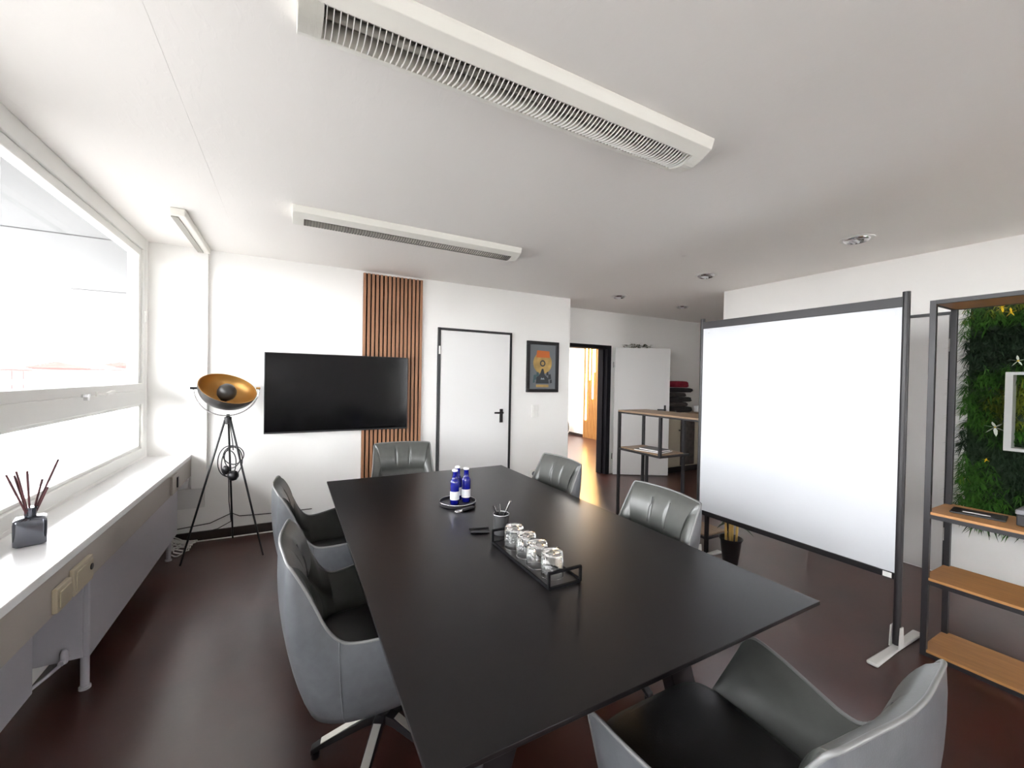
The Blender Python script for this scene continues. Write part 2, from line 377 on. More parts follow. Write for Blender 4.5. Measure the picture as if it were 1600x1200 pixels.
obj('rear_panel', MB().box(-1.04, -1.02, 0.5, 2.36, 0.18, 0.57), m_rad, t, bevel=0.006)
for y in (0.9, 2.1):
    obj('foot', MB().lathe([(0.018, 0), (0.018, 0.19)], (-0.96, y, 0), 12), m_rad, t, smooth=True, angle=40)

# ------------------------------------------------------------------ doors
d = sroot('door_1', 'closed white door in a thin black frame')
b = MB(); b.box(1.463, 1.497, YT-0.022, YT, 0, 2.062); b.box(2.390, 2.416, YT-0.022, YT, 0, 2.062); b.box(1.497, 2.390, YT-0.022, YT, 2.036, 2.062)
o = obj('door_frame', b, m_black, d, bevel=0.002); o['label'] = 'thin black frame'
lf = obj('door_leaf', MB().box(1.499, 2.388, YT-0.016, YT+0.0, 0.01, 2.033), m_door, d, bevel=0.003)
b = MB(); b.box(2.262, 2.302, YT-0.026, YT-0.016, 0.955, 1.12)
hp = obj('handle', b.tube([(2.285, YT-0.02, 1.075), (2.285, YT-0.062, 1.075), (2.268, YT-0.068, 1.075), (2.17, YT-0.068, 1.078)], 0.011), m_black, lf, smooth=True, angle=40); hp['label'] = 'black lever handle on a long plate'
o = obj('hinge', MB().lathe([(0.011, 0), (0.011, 0.09)], (1.484, YT-0.028, 1.76), 10), m_plastic, d); o['label'] = 'white hinge barrel'
obj('hinge', MB().lathe([(0.011, 0), (0.011, 0.09)], (1.484, YT-0.028, 0.30), 10), m_plastic, d)

d = sroot('door_2', 'open doorway to the next room with its pale leaf swung into this room')
b = MB(); b.box(3.56, 3.60, YB-0.02, YB+0.17, 0, 2.05); b.box(4.42, 4.50, YB-0.02, YB+0.17, 0, 2.05); b.box(3.60, 4.42, YB-0.02, YB+0.17, 1.995, 2.05)
b.box(4.39, 4.42, YB+0.05, YB+0.17, 0, 1.995)
o = obj('door_frame', b, m_jamb, d, bevel=0.003); o['label'] = 'black steel door frame'
HX, HY, ANG = 4.535, 4.96, -math.radians(31)
T = Matrix.Translation((HX, HY, 0)) @ Matrix.Rotation(ANG, 4, 'Z')
b = MB(); b.T = T; b.box(0.0, 0.86, -0.04, 0.0, 0.01, 2.015)
lf = obj('door_leaf', b, m_doorgrey, d, bevel=0.003)
b = MB(); b.T = T; b.box(0.775, 0.805, -0.046, -0.04, 0.97, 1.12); b.tube([(0.79, -0.045, 1.05), (0.79, -0.085, 1.05), (0.77, -0.092, 1.05), (0.66, -0.092, 1.052)], 0.010)
o = obj('handle', b, m_steel_grey, lf, smooth=True, angle=40); o['label'] = 'dark steel lever handle'
for z in (0.25, 1.70):
    b = MB(); b.T = T; b.lathe([(0.01, 0), (0.01, 0.09)], (-0.015, -0.02, z), 10); obj('hinge', b, m_chrome, d)

d = sroot('door_3', 'closed light grey door in a dark frame on the right wall')
b = MB(); b.box(XR-0.022, XR, 1.165, 1.205, 0, 2.085); b.box(XR-0.022, XR, 2.11, 2.15, 0, 2.085); b.box(XR-0.022, XR, 1.205, 2.11, 2.062, 2.085)
o = obj('door_frame', b, m_black, d, bevel=0.002); o['label'] = 'thin black frame'
lf = obj('door_leaf', MB().box(XR-0.016, XR+0.0, 1.207, 2.108, 0.012, 2.06), m_doorgrey, d, bevel=0.003)
b = MB().box(XR-0.026, XR-0.016, 2.03, 2.07, 0.955, 1.12).tube([(XR-0.02, 2.05, 1.075), (XR-0.062, 2.05, 1.075), (XR-0.068, 2.03, 1.075), (XR-0.068, 1.93, 1.078)], 0.011)
obj('handle', b, m_black, lf, smooth=True, angle=40)
for z in (0.28, 1.77):
    obj('hinge', MB().lathe([(0.011, 0), (0.011, 0.1)], (XR-0.03, 1.19, z), 10), m_plastic, d)

# ------------------------------------------------------------------ wood slat panel on the wall
t = thing('slat_panel', 'floor-to-ceiling walnut slat panel on dark felt behind the television', 'wall panel', (0.967, YT-0.03, 0.0))
x0, x1, ns = 0.655, 1.278, 15
obj('felt_backing', MB().box(x0, x1, YT-0.010, YT-0.001, 0.09, 2.562), m_felt, t)
pitch = (x1-x0-0.027)/(ns-1)
slat = None
for k in range(ns):
    x = x0 + k*pitch
    if slat is None:
        slat = obj('slat', MB().box(x, x+0.027, YT-0.030, YT-0.010, 0.09, 2.562), m_slat, t, bevel=0.0015)
    else:
        c = slat.copy(); C.objects.link(c); c.parent = t; c.location.x += k*pitch

# ------------------------------------------------------------------ television
t = thing('television', 'large flat black television mounted half across the slat panel', 'television', (0.45, YT-0.05, 1.32))
tx0, tx1, tz0, tz1 = -0.214, 1.114, 0.936, 1.699
obj('casing', MB().box(tx0, tx1, YT-0.085, YT-0.060, tz0, tz1), m_black, t, bevel=0.004)
obj('screen', MB().box(tx0+0.008, tx1-0.008, YT-0.0865, YT-0.0849, tz0+0.016, tz1-0.008), m_screen, t)
obj('wall_bracket', MB().box(0.15, 0.75, YT-0.060, YT-0.031, 1.15, 1.50), m_black, t)
obj('lower_housing', MB().box(0.0, 0.9, YT-0.062, YT-0.040, 0.99, 1.25), m_black, t, bevel=0.006)

# ------------------------------------------------------------------ framed print, switch, outlet
t = thing('framed_print', 'black framed poster with orange band and gold disc beside the white door', 'picture', (2.876, YT, 1.65))
px0, px1, pz0, pz1 = 2.634, 3.118, 1.326, 1.982
b = MB(); w = 0.042
b.box(px0, px1, YT-0.032, YT-0.001, pz0, pz0+w); b.box(px0, px1, YT-0.032, YT-0.001, pz1-w, pz1)
b.box(px0, px0+w, YT-0.032, YT-0.001, pz0+w, pz1-w); b.box(px1-w, px1, YT-0.032, YT-0.001, pz0+w, pz1-w)
obj('frame', b, m_black, t, bevel=0.003)
sh = obj('print', MB().box(px0+w, px1-w, YT-0.012, YT-0.006, pz0+w, pz1-w), m_p_grey, t)
cx, yf = (px0+px1)/2, YT-0.013
def disc(r, c, y, n=40, sx=1.0): return MB().prism([(c[0]+r*sx*math.cos(2*PI*k/n), c[1]+r*math.sin(2*PI*k/n)) for k in range(n)], 'y', y, y+0.001)
obj('gold_disc', disc(0.142, (cx, 1.705), yf), m_p_gold, sh)
obj('orange_band', MB().prism([(cx-0.098, 1.775), (cx+0.110, 1.775), (cx+0.100, 1.860), (cx-0.088, 1.866)], 'y', yf-0.001, yf), m_p_orange, sh)
obj('emblem', disc(0.042, (cx, 1.70), yf-0.001), m_p_dark, sh)
obj('emblem_core', disc(0.024, (cx, 1.70), yf-0.0015), m_p_gold, sh)
b = MB().prism([(cx-0.10, 1.44), (cx+0.10, 1.44), (cx+0.085, 1.51), (cx+0.03, 1.555), (cx+0.012, 1.63), (cx-0.012, 1.63), (cx-0.04, 1.56), (cx-0.09, 1.52)], 'y', yf-0.002, yf-0.001)
obj('dark_shape', b, m_p_dark, sh)
b = MB()
for (a, z, s_) in ((-0.115, 1.52, 0.05), (-0.075, 1.56, 0.04), (-0.13, 1.47, 0.03)):
    b.prism([(cx+a-s_*0.5, z-s_*0.8), (cx+a+s_*0.5, z-s_*0.6), (cx+a+s_*0.3, z+s_*0.7), (cx+a-s_*0.4, z+s_*0.5)], 'y', yf-0.003, yf-0.002)
obj('teal_shape', b, m_p_teal, sh)
b = MB()
for (a, z, s_) in ((0.11, 1.53, 0.05), (0.13, 1.47, 0.035), (0.075, 1.57, 0.035)):
    b.prism([(cx+a-s_*0.5, z-s_*0.8), (cx+a+s_*0.5, z-s_*0.6), (cx+a+s_*0.3, z+s_*0.7), (cx+a-s_*0.4, z+s_*0.5)], 'y', yf-0.003, yf-0.002)
obj('grey_shape', b, m_p_dark, sh)
obj('pale_shape', MB().prism([(cx-0.03, 1.49), (cx+0.03, 1.49), (cx+0.02, 1.515), (cx, 1.505), (cx-0.02, 1.515)], 'y', yf-0.004, yf-0.003), m_p_light, sh)
obj('caption_bar', MB().box(cx-0.095, cx+0.095, yf-0.002, yf, 1.392, 1.425), m_p_gold, sh)
t = thing('light_switch', 'white double rocker light switch below the framed poster', 'switch', (2.78, YT, 1.08))
obj('plate', MB().box(2.728, 2.828, YT-0.010, YT, 1.005, 1.162), m_plastic, t, bevel=0.003)
obj('rocker', MB().box(2.742, 2.814, YT-0.017, YT-0.010, 1.088, 1.150), m_plastic, t, bevel=0.003)
obj('rocker', MB().box(2.742, 2.814, YT-0.017, YT-0.010, 1.018, 1.080), m_plastic, t, bevel=0.003)
t = thing('power_outlet', 'white power outlet low on the wall under the light switch', 'socket', (2.78, YT, 0.27))
obj('plate', MB().box(2.725, 2.825, YT-0.010, YT, 0.225, 0.325), m_plastic, t, bevel=0.004)
o = obj('insert', MB().lathe([(0.030, 0), (0.030, 0.006), (0.022, 0.006), (0.020, 0.003)], (2.775, YT-0.010, 0.275), 20, Matrix.Rotation(PI/2, 3, 'X')), m_greybox, t); o['label'] = 'grey socket well'

# ------------------------------------------------------------------ ceiling fixtures
def fluorescent(x0, x1, y0, y1, label, fins_apart, loc):
    """surface luminaire: white trapezoid body, open parabolic louvre towards +y"""
    t = thing('ceiling_luminaire', label, 'ceiling light', loc, None)
    z = ZC; yl0, yl1 = y0+0.060, y1-0.060
    e = 0.07
    b = MB()
    b.prism([(y0, z), (y0+0.002, z-0.010), (y0+0.014, z-0.042), (yl0, z-0.065), (yl0+0.006, z-0.065), (yl0+0.006, z-0.012), (yl1-0.006, z-0.012), (yl1-0.006, z-0.065), (yl1, z-0.065), (y1-0.014, z-0.042), (y1-0.002, z-0.010), (y1, z)], 'x', x0+0.0, x1-0.0)
    obj('body', b, m_fix, t, bevel=0.002)
    b = MB(); b.bar((x0+e, yl0+0.012, z-0.040), (x1-e, yl0+0.012, z-0.040), 0.004, 0.048, (0,0.35,1)); b.bar((x0+e, yl1-0.012, z-0.040), (x1-e, yl1-0.012, z-0.040), 0.004, 0.048, (0,-0.35,1)); obj('side_reflector', b, m_alu, t)
    b = MB(); b.box(x0+e, x1-e, yl0+0.007, yl1-0.007, z-0.016, z-0.0125); obj('reflector', b, m_trough, t)
    obj('lamp_tube', MB().tube([(x0+e, (yl0+yl1)/2, z-0.034), (x1-e, (yl0+yl1)/2, z-0.034)], 0.013, 10), m_trough, t, smooth=True)
    prof = []
    for k in range(9):
        a = k/8; prof.append((yl0+(yl1-yl0)*a, z-0.063-0.018*math.sin(PI*a)))
    poly = prof + [(q, w_+0.0065) for q, w_ in prof[::-1]]
    n = int((x1-x0-2*e)/0.018)
    if fins_apart:
        fin = None
        for k in range(n+1):
            x = x0+e+0.004+k*0.018
            if fin is None:
                fin = obj('louvre_fin', MB().prism(poly, 'x', x, x+0.0022), m_louvre_white, t)
            else:
                c = fin.copy(); C.objects.link(c); c.parent = t; c.location.x += k*0.018
    else:
        b = MB()
        for k in range(n+1):
            x = x0+e+0.004+k*0.018; b.prism(poly, 'x', x, x+0.0022)
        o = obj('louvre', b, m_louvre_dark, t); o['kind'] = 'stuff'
    # end caps, the one on the window side ribbed
    b = MB(); b.prism([(yl0, z-0.010)] + [(q, w_-0.002) for q, w_ in prof] + [(yl1, z-0.010)], 'x', x1-e+0.004, x1); obj('end_cap', b, m_fix, t, bevel=0.003)
    b = MB(); b.prism([(yl0, z-0.010)] + [(q, w_-0.002) for q, w_ in prof] + [(yl1, z-0.010)], 'x', x0, x0+e-0.002)
    cp = obj('end_cap', b, m_fix, t, bevel=0.002)
    if fins_apart:
        b = MB()
        for k in range(13):
            x = x0+0.003+k*0.005
            b.prism([(q, w_-0.0045) for q, w_ in prof] + [(q, w_-0.001) for q, w_ in prof[::-1]], 'x', x, x+0.0022)
        obj('ribs', b, m_fix, cp)
    return t
fluorescent(0.005, 1.665, 1.205, 1.465, 'long white louvred ceiling luminaire nearest the viewer', True, (0.86, 1.33, ZC))
fluorescent(0.0, 1.69, 2.99, 3.25, 'long white louvred ceiling luminaire in front of the slat panel', False, (0.86, 3.12, ZC))
t = thing('linear_ceiling_light', 'slim white ceiling light with dark slot above the lamp corner', 'ceiling light', (-0.66, 3.96, ZC))
b = MB(); b.box(-0.715, -0.63, 3.47, 4.45, ZC-0.05, ZC-0.001); obj('body', b, m_fix, t, bevel=0.006)
o = obj('slot', MB().box(-0.712, -0.672, 3.50, 4.41, ZC-0.056, ZC-0.0495), m_trough, t); o['label'] = 'dark grey light slot'
def downlight(x, y, label, proto=None):
    if proto is None:
        t = thing('recessed_downlight', label, 'ceiling light', (x, y, ZC), 'recessed downlights at the back', world=False)
        obj('trim_ring', MB().lathe([(0.082, 0.004), (0.082, -0.004), (0.106, -0.003), (0.108, 0.001), (0.108, 0.004)], (0,0,0), 32, None, False), m_plastic, t, smooth=True, angle=40)
        obj('reflector', MB().lathe([(0.083, -0.003), (0.080, -0.012), (0.066, -0.022), (0.045, -0.004), (0.0, -0.003)], (0,0,0), 28, None, False), m_chrome, t, smooth=True)
        b = MB(); b.tube([(-0.05, 0, -0.012), (0.03, 0, -0.020)], 0.010, 8); b.tube([(-0.05, 0.026, -0.012), (0.03, 0.026, -0.020)], 0.010, 8)
        obj('lamp', b, m_cap, t, smooth=True, angle=40)
        b = MB(); b.bar((-0.078, -0.02, -0.012), (0.078, -0.02, -0.012), 0.006, 0.008); obj('cross_bar', b, m_trough, t)
        return t
    c = copy_tree(proto); c.location = (x, y, ZC); c['label'] = label; return c
dl = downlight(3.72, 1.49, 'round chrome recessed downlight nearest the viewer above the whiteboard')
downlight(3.722, 2.757, 'round chrome recessed downlight second from the viewer', dl)
downlight(3.731, 4.03, 'round chrome recessed downlight in front of the open doorway', dl)
downlight(4.99, 4.07, 'round chrome recessed downlight in the niche near the wall corner', dl)

# ------------------------------------------------------------------ tripod floor lamp
t = thing('floor_lamp', 'black tripod floor lamp with a gold-lined dome shade in the corner', 'lamp', (-0.45, 4.08, 0))
HUB = Vector((-0.452, 4.10, 1.11))
for p in ((-0.734, 3.964, 0.0), (-0.183, 3.911, 0.0), (-0.445, 4.44, 0.0)):
    d_ = (Vector(p)-HUB).normalized()
    obj('leg', MB().tube([HUB + d_*0.0 + Vector((d_.x*0.08, d_.y*0.08, 0)), Vector(p)+Vector((0,0,0.004))], [0.008, 0.007], 10), m_black, t, smooth=True, angle=50)
obj('hub', MB().lathe([(0.018, -0.035), (0.026, -0.03), (0.026, 0.02), (0.012, 0.028), (0.012, 0.045)], HUB, 18), m_black, t, smooth=True, angle=40)
SC = Vector((-0.449, 4.08, 1.372)); R_ = 0.208
view = (Vector((0,0,1.49)) - SC).normalized(); rt = Vector((0,0,1)).cross(view).normalized(); upv = view.cross(rt)
nn = (view*math.cos(math.radians(57)) + (upv*math.cos(math.radians(17)) + rt*math.sin(math.radians(17)))*math.sin(math.radians(57))).normalized()
mj = (rt*math.cos(math.radians(17)) - upv*math.sin(math.radians(17))); mj = (mj - nn*mj.dot(nn)).normalized(); mk = nn.cross(mj)
RS = Matrix((mj, mk, nn)).transposed()
dome_o = [(R_*math.sin(a), -0.80*R_*math.cos(a)) for a in [i*PI/2/14 for i in range(15)]]
dome_i = [((R_-0.006)*math.sin(a), -(0.80*R_-0.006)*math.cos(a)+0.0) for a in [i*PI/2/14 for i in range(15)]]
sd = obj('lamp_shade', MB().lathe(dome_o, SC, 48, RS, False), m_shade, t, smooth=True); sd['label'] = 'dark outer dome'
o = obj('lining', MB().lathe(dome_i + [(R_, 0.0)], SC, 48, RS, False), m_gold, sd, smooth=True, angle=60, fix=False); o['label'] = 'gold inner lining'
for p_ in o.data.polygons: p_.flip()
o = obj('bulb_cap', MB().lathe([(0.02, -0.155), (0.024, -0.12), (0.045, -0.10), (0.064, -0.075), (0.070, -0.045), (0.064, -0.012), (0.045, 0.014), (0.02, 0.028), (0.001, 0.031)], SC, 24, RS), m_shade, sd, smooth=True); o['label'] = 'dark round bulb cap'
# yoke
pa = SC - rt*(R_*1.16) + Vector((0,0,0.0)); pb = SC + rt*(R_*1.02)
pts = []
for k in range(25):
    a = PI*k/24
    pts.append(SC - rt*(math.cos(a)*R_*1.07) + Vector((0,0,-1))*(math.sin(a)*(SC.z-HUB.z-0.035)) + rt*(-0.006) )
obj('yoke', MB().tube(pts, 0.0045, 8), m_chrome, t, smooth=True)
b = MB(); b.tube([SC - rt*(R_*1.20), SC - rt*(R_*0.97)], 0.009, 10); obj('pivot_knob', b, m_black, t, smooth=True, angle=50)
b = MB(); b.tube([SC + rt*(R_*1.08), SC + rt*(R_*0.93)], 0.009, 10); obj('pivot_knob', b, m_gold, t, smooth=True, angle=50)
# coiled cable with foot switch
def loop(c, rx, rz, ph, n=28, dx=0.0, dy=0.01): return [(c[0]+rx*math.cos(2*PI*k/n+ph)+dx*math.sin(k), c[1]+dy*math.sin(3*2*PI*k/n+ph), c[2]+rz*math.sin(2*PI*k/n+ph)) for k in range(n)]
b = MB(); b.tube([HUB + Vector((0.01,-0.03,0.03)), HUB+Vector((0.025,-0.03,-0.1)), (-0.415, 4.06, 0.93), (-0.41, 4.06, 0.86)], 0.004, 6)
for (c, rx, rz, ph) in (((-0.43,4.06,0.77), 0.085, 0.13, 0.3), ((-0.415,4.055,0.80), 0.055, 0.085, 1.0), ((-0.405,4.05,0.82), 0.07, 0.075, 2.0), ((-0.44,4.065,0.75), 0.05, 0.11, 0.0)):
    b.tube(loop(c, rx, rz, ph), 0.004, 6, True)
b.tube([(-0.44, 4.06, 0.68), (-0.45, 4.2, 0.4), (-0.455, 4.40, 0.17), (-0.56, 4.46, 0.10), (-0.62, 4.46, 0.09)], 0.004, 6)
cd = obj('cord', b, m_steel_grey, t, smooth=True)
obj('foot_switch', MB().lathe([(0.001,-0.042),(0.025,-0.034),(0.040,-0.01),(0.040,0.012),(0.025,0.034),(0.001,0.042)], (-0.405, 4.03, 0.655), 18), m_black, cd, smooth=True)
obj('plug', MB().lathe([(0.012,0.04),(0.022,0.03),(0.026,0),(0.010,-0.03)], (-0.455, 4.03, 0.70), 14), m_black, cd, smooth=True)

# cables in the corner
b = MB()
b.tube([(-0.79, 4.47, 0.008), (-0.5, 4.465, 0.006), (-0.1, 4.462, 0.006), (0.5, 4.46, 0.006)], 0.006, 6)
tag(obj('white_cable', b, m_plastic, off=(-0.1, 4.46, 0), smooth=True), 'thin white cable lying along the dark baseboard', 'cable')
b = MB()
for k in range(7):
    b.tube([(-0.80+0.05*math.cos(q*0.5+k)*(1+0.2*k) + random.uniform(-.01,.01), 4.28+0.02*k+0.10*math.sin(q*0.5+k*0.7), 0.012+0.010*k*0.8+0.012*math.sin(q*1.1+k)) for q in range(14)], 0.005, 6)
tag(obj('cable_tangle', b, m_plastic, off=(-0.80, 4.25, 0), smooth=True), 'tangle of white cables on the floor by the radiator end', 'cable')
b = MB(); b.tube([(-0.86, 4.485, 0.13), (-0.62, 4.485, 0.15), (-0.46, 4.485, 0.22), (-0.40, 4.485, 0.185), (-0.1, 4.485, 0.17), (0.2, 4.485, 0.17)], 0.004, 6)
tag(obj('black_cable', b, m_steel_grey, off=(-0.3, 4.485, 0.16), smooth=True), 'thin dark cable pinned along the wall behind the floor lamp', 'cable')

# ------------------------------------------------------------------ reed diffuser on the sill
t = thing('reed_diffuser', 'smoky mirrored reed diffuser with plum reeds on the window sill', 'diffuser', (-0.93, 2.40, 0.78))
def rsq(hw, rad, n=6):
    P = []
    for (sx, sy, a0) in ((1,1,0),(-1,1,PI/2),(-1,-1,PI),(1,-1,1.5*PI)):
        for k in range(n+1):
            a = a0+PI/2*k/n; P.append((sx*(hw-rad)+rad*math.cos(a), sy*(hw-rad)+rad*math.sin(a)))
    return P
def loft(rings, cap=True):
    b = MB(); n = len(rings[0]); vs = [p for r in rings for p in r]; fs = []
    for i in range(len(rings)-1):
        for k in range(n): fs.append((i*n+k, i*n+(k+1)%n, (i+1)*n+(k+1)%n, (i+1)*n+k))
    if cap: fs += [tuple(range(n-1,-1,-1)), tuple((len(rings)-1)*n+k for k in range(n))]
    return b.add(vs, fs)
DC = Vector((-0.93, 2.40, 0.781)); rot = Matrix.Rotation(math.radians(20), 3, 'Z')
rings = []
for (hw, z) in ((0.040,0),(0.046,0.006),(0.047,0.09),(0.045,0.104),(0.038,0.110),(0.018,0.113)):
    rings.append([DC + rot @ Vector((p[0], p[1], z)) for p in rsq(hw, 0.012 if hw>0.02 else 0.016)])
obj('bottle', loft(rings), m_smoke, t, smooth=True, angle=35)
obj('neck', MB().lathe([(0.017,0.112),(0.017,0.142),(0.021,0.144),(0.021,0.150),(0.013,0.150)], DC, 20), m_smoke, t, smooth=True, angle=40)
for (a, l, s) in ((-115, 0.20, 0.085), (-100, 0.21, 0.07), (-125, 0.19, 0.05), (60, 0.225, 0.10), (75, 0.15, 0.055), (-80, 0.205, 0.045), (40, 0.12, 0.05)):
    dx, dy = s*math.cos(math.radians(a)), s*math.sin(math.radians(a))
    obj('reed', MB().tube([DC+Vector((-dx*0.15, -dy*0.15, 0.06)), DC+Vector((dx, dy, 0.10+l))], 0.0036, 6), m_reed, t)

# ------------------------------------------------------------------ conference table
TX0, TX1, TY0, TY1, TZ = 0.231, 1.60, 0.715, 3.12, 0.75
t = thing('conference_table', 'long matt black conference table in the middle of the room', 'table', ((TX0+TX1)/2, (TY0+TY1)/2, 0))
obj('tabletop', MB().box(TX0, TX1, TY0, TY1, TZ-0.013, TZ), m_table, t, bevel=0.0015)
obj('under_frame', MB().box(0.50, 1.30, 0.97, 1.05, TZ-0.045, TZ-0.013).box(0.50, 1.30, 2.92, 3.00, TZ-0.045, TZ-0.013).box(0.87, 0.96, 1.05, 2.92, TZ-0.045, TZ-0.013), m_black, t)
for y in (1.01, 2.96):
    for (a, b_) in ((0.60, 0.36), (1.16, 1.40)):
        obj('leg', MB().bar((a, y, TZ-0.045), (b_, y, 0.0), 0.10, 0.06, (0,1,0)), m_black, t, bevel=0.004)

# ------------------------------------------------------------------ chairs
RIM = [(0.165,0.335,0.628),(0.13,0.338,0.643),(0.04,0.326,0.634),(-0.07,0.300,0.618),(-0.14,0.280,0.613),(-0.185,0.268,0.626),(-0.225,0.260,0.674),(-0.262,0.254,0.754),(-0.298,0.249,0.828),(-0.327,0.245,0.880),(-0.338,0.222,0.889),(-0.350,0.14,0.893),(-0.360,0.06,0.894),(-0.362,0.0,0.894)]
INB = [(0.215,0.215,0.44),(0.17,0.218,0.44),(0.05,0.222,0.44),(-0.07,0.222,0.44),(-0.125,0.218,0.44),(-0.150,0.212,0.44),(-0.180,0.202,0.44),(-0.198,0.188,0.44),(-0.210,0.172,0.44),(-0.218,0.158,0.44),(-0.222,0.142,0.44),(-0.228,0.09,0.44),(-0.231,0.04,0.44),(-0.232,0.0,0.44)]
OUB = [(0.225,0.235,0.37),(0.17,0.250,0.355),(0.05,0.262,0.34),(-0.07,0.262,0.335),(-0.13,0.256,0.335),(-0.165,0.248,0.335),(-0.205,0.232,0.335),(-0.232,0.212,0.335),(-0.248,0.192,0.335),(-0.258,0.172,0.335),(-0.264,0.152,0.335),(-0.272,0.095,0.335),(-0.276,0.04,0.335),(-0.277,0.0,0.335)]
def full(L): return [Vector(p) for p in L] + [Vector((p[0], -p[1], p[2])) for p in L[-2::-1]]
def resample(P, m):
    out = []
    n = len(P)-1
    for i in range(n):
        p0, p1, p2, p3 = P[max(i-1,0)], P[i], P[i+1], P[min(i+2, n)]
        for k in range(m):
            q = k/m
            out.append(0.5*((2*p1)+(p2-p0)*q+(2*p0-5*p1+4*p2-p3)*q*q+(3*p1-p0-3*p2+p3)*q**3))
    out.append(P[-1]); return out
MSUB = 3
rim, inb, oub = (resample(full(L), MSUB) for L in (RIM, INB, OUB))
NU = len(rim); cen = Vector((0.02, 0, 0))
def outward(i):
    a = rim[min(i+1, NU-1)] - rim[max(i-1, 0)]; b_ = (rim[i]-oub[i])
    n_ = a.cross(b_); n_.normalize()
    m_ = Vector((rim[i].x*0.6-0.06, rim[i].y, 0))
    return n_ if n_.dot(m_) > 0 else -n_
OUTN = [outward(i) for i in range(NU)]
def chair_parts(root):
    endf = lambda i: min(1.0, min(i, NU-1-i)/(1.2*MSUB))        # thickness fades to the seam at the arm tips
    backf = lambda i: max(0.0, min(1.0, (8.0*MSUB-abs(i-(NU-1)/2))/(3.6*MSUB)))
    NV = 10
    out = []; inn = []
    for v in range(NV+1):
        q = v/NV; ro = []; ri = []
        for i in range(NU):
            e = endf(i); bk = backf(i)
            bul = math.sin(PI*min(1, q*0.98+0.0))**0.8
            ro.append(oub[i].lerp(rim[i], q) + OUTN[i]*(0.020+0.016*bk)*bul*e)
            ri.append(inb[i].lerp(rim[i], q) - OUTN[i]*((0.018+0.012*bk)*bul*e))
        out.append(ro); inn.append(ri)
    # outer shell with tucked-in underside
    under = [[p*0.82 + Vector((0,0,0.335*0.18-0.02)) if False else Vector((p.x*0.80+0.01, p.y*0.80, 0.322)) for p in out[0]]]
    b = MB().grid(under + out)
    b.add(under[0], [tuple(range(NU))])
    sh = obj('outer_shell', b, m_leather, root, smooth=True, angle=70)
    # seam between back and side leather
    k0 = int(5*MSUB); k1 = NU-1-k0
    for k in (k0, k1):
        obj('seam', MB().tube([out[v][k]+OUTN[k]*0.0005 for v in range(0, NV+1)], 0.0022, 6), m_leather, sh, smooth=True)
    # arms and backrest, inner faces
    a0 = 5*MSUB
    for rng in (range(0, a0+1), range(NU-1-a0, NU)):
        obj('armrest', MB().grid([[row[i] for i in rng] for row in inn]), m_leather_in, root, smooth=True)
    rb = list(range(a0, NU-a0)); P = []
    SUBD = 4
    def at(L, f):
        i = min(int(f), NU-2); return L[i].lerp(L[i+1], f-i)
    fs_ = [a0 + k/SUBD for k in range((NU-1-2*a0)*SUBD+1)]
    fine = []
    NVb = 24; m = len(rb)
    for v in range(NVb+1):
        q = v/NVb; row = []
        for f_i in fs_:
            e = endf(f_i); bk = backf(f_i); on = at(OUTN, f_i)
            u_ = (q-0.47)/0.53 if q > 0.47 else q/0.47
            bul = max(0.0, math.sin(PI*u_))**(0.5 if q > 0.47 else 0.7)
            p = at(inb, f_i).lerp(at(rim, f_i), q) - on*(((0.034 if q > 0.47 else 0.026)*bk+0.012)*bul*e)
            w = at(rim, f_i).y
            dp = 0
            if 0.56 < q < 0.90:
                f = math.sin(PI*(q-0.56)/0.34)**0.7
                for c in (-0.068, 0.068): dp += 0.012*f*math.exp(-((w-c)/0.009)**2)
            row.append(p + on*dp)
        P.append(row)
    # refine across so the pleats read
    P2 = []
    for row in P:
        r_ = row; P2.append(r_)
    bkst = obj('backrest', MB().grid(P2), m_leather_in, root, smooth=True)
    for c in (-0.068, 0.068):
        pts = []
        for v in range(int(NVb*0.60), int(NVb*0.88)+1):
            row = P2[v]; j = min(range(len(row)), key=lambda q_: abs(row[q_].y-c*0.96)); pts.append(row[j] + Vector((0.0012,0,0.0)))
        obj('pleat_stitching', MB().tube(pts, 0.0022, 6), m_crease, bkst, smooth=True)
    obj('piping', MB().tube([p+Vector((0,0,0.001)) for p in rim] , 0.0052, 8), m_pipe, root, smooth=True)
    # piping down the arm fronts
    for k in (0, NU-1):
        obj('front_seam', MB().tube([out[v][k] for v in range(NV, -1, -1)], 0.0045, 8), m_pipe, root, smooth=True)
        b = MB().grid([[out[v][k], inn[v][k]] for v in range(NV+1)]); obj('arm_front', b, m_leather, root, smooth=True)
    # seat cushion
    rings = []
    for (s_, z) in ((0.90,0.375),(0.985,0.388),(1.0,0.42),(0.995,0.45),(0.96,0.468),(0.86,0.477),(0.6,0.481),(0.3,0.483),(0.02,0.484)):
        ring = []
        for k in range(48):
            a = 2*PI*k/48; ca, sa = math.cos(a), math.sin(a)
            ex = 0.34
            x = 0.255*math.copysign(abs(ca)**ex, ca); y = 0.228*math.copysign(abs(sa)**ex, sa)
            y *= (1.0 + 0.06*(x/0.255))
            ring.append((0.03 + x*s_, y*s_, z))
        rings.append(ring)
    obj('seat', loft(rings), m_seat, root, smooth=True)
    # swivel base
    obj('mounting_plate', MB().box(-0.12, 0.14, -0.12, 0.12, 0.303, 0.323), m_black, root)
    obj('column', MB().lathe([(0.028,0.10),(0.028,0.17),(0.020,0.172),(0.020,0.303)], (0.01,0,0), 18), m_black, root, smooth=True, angle=40)
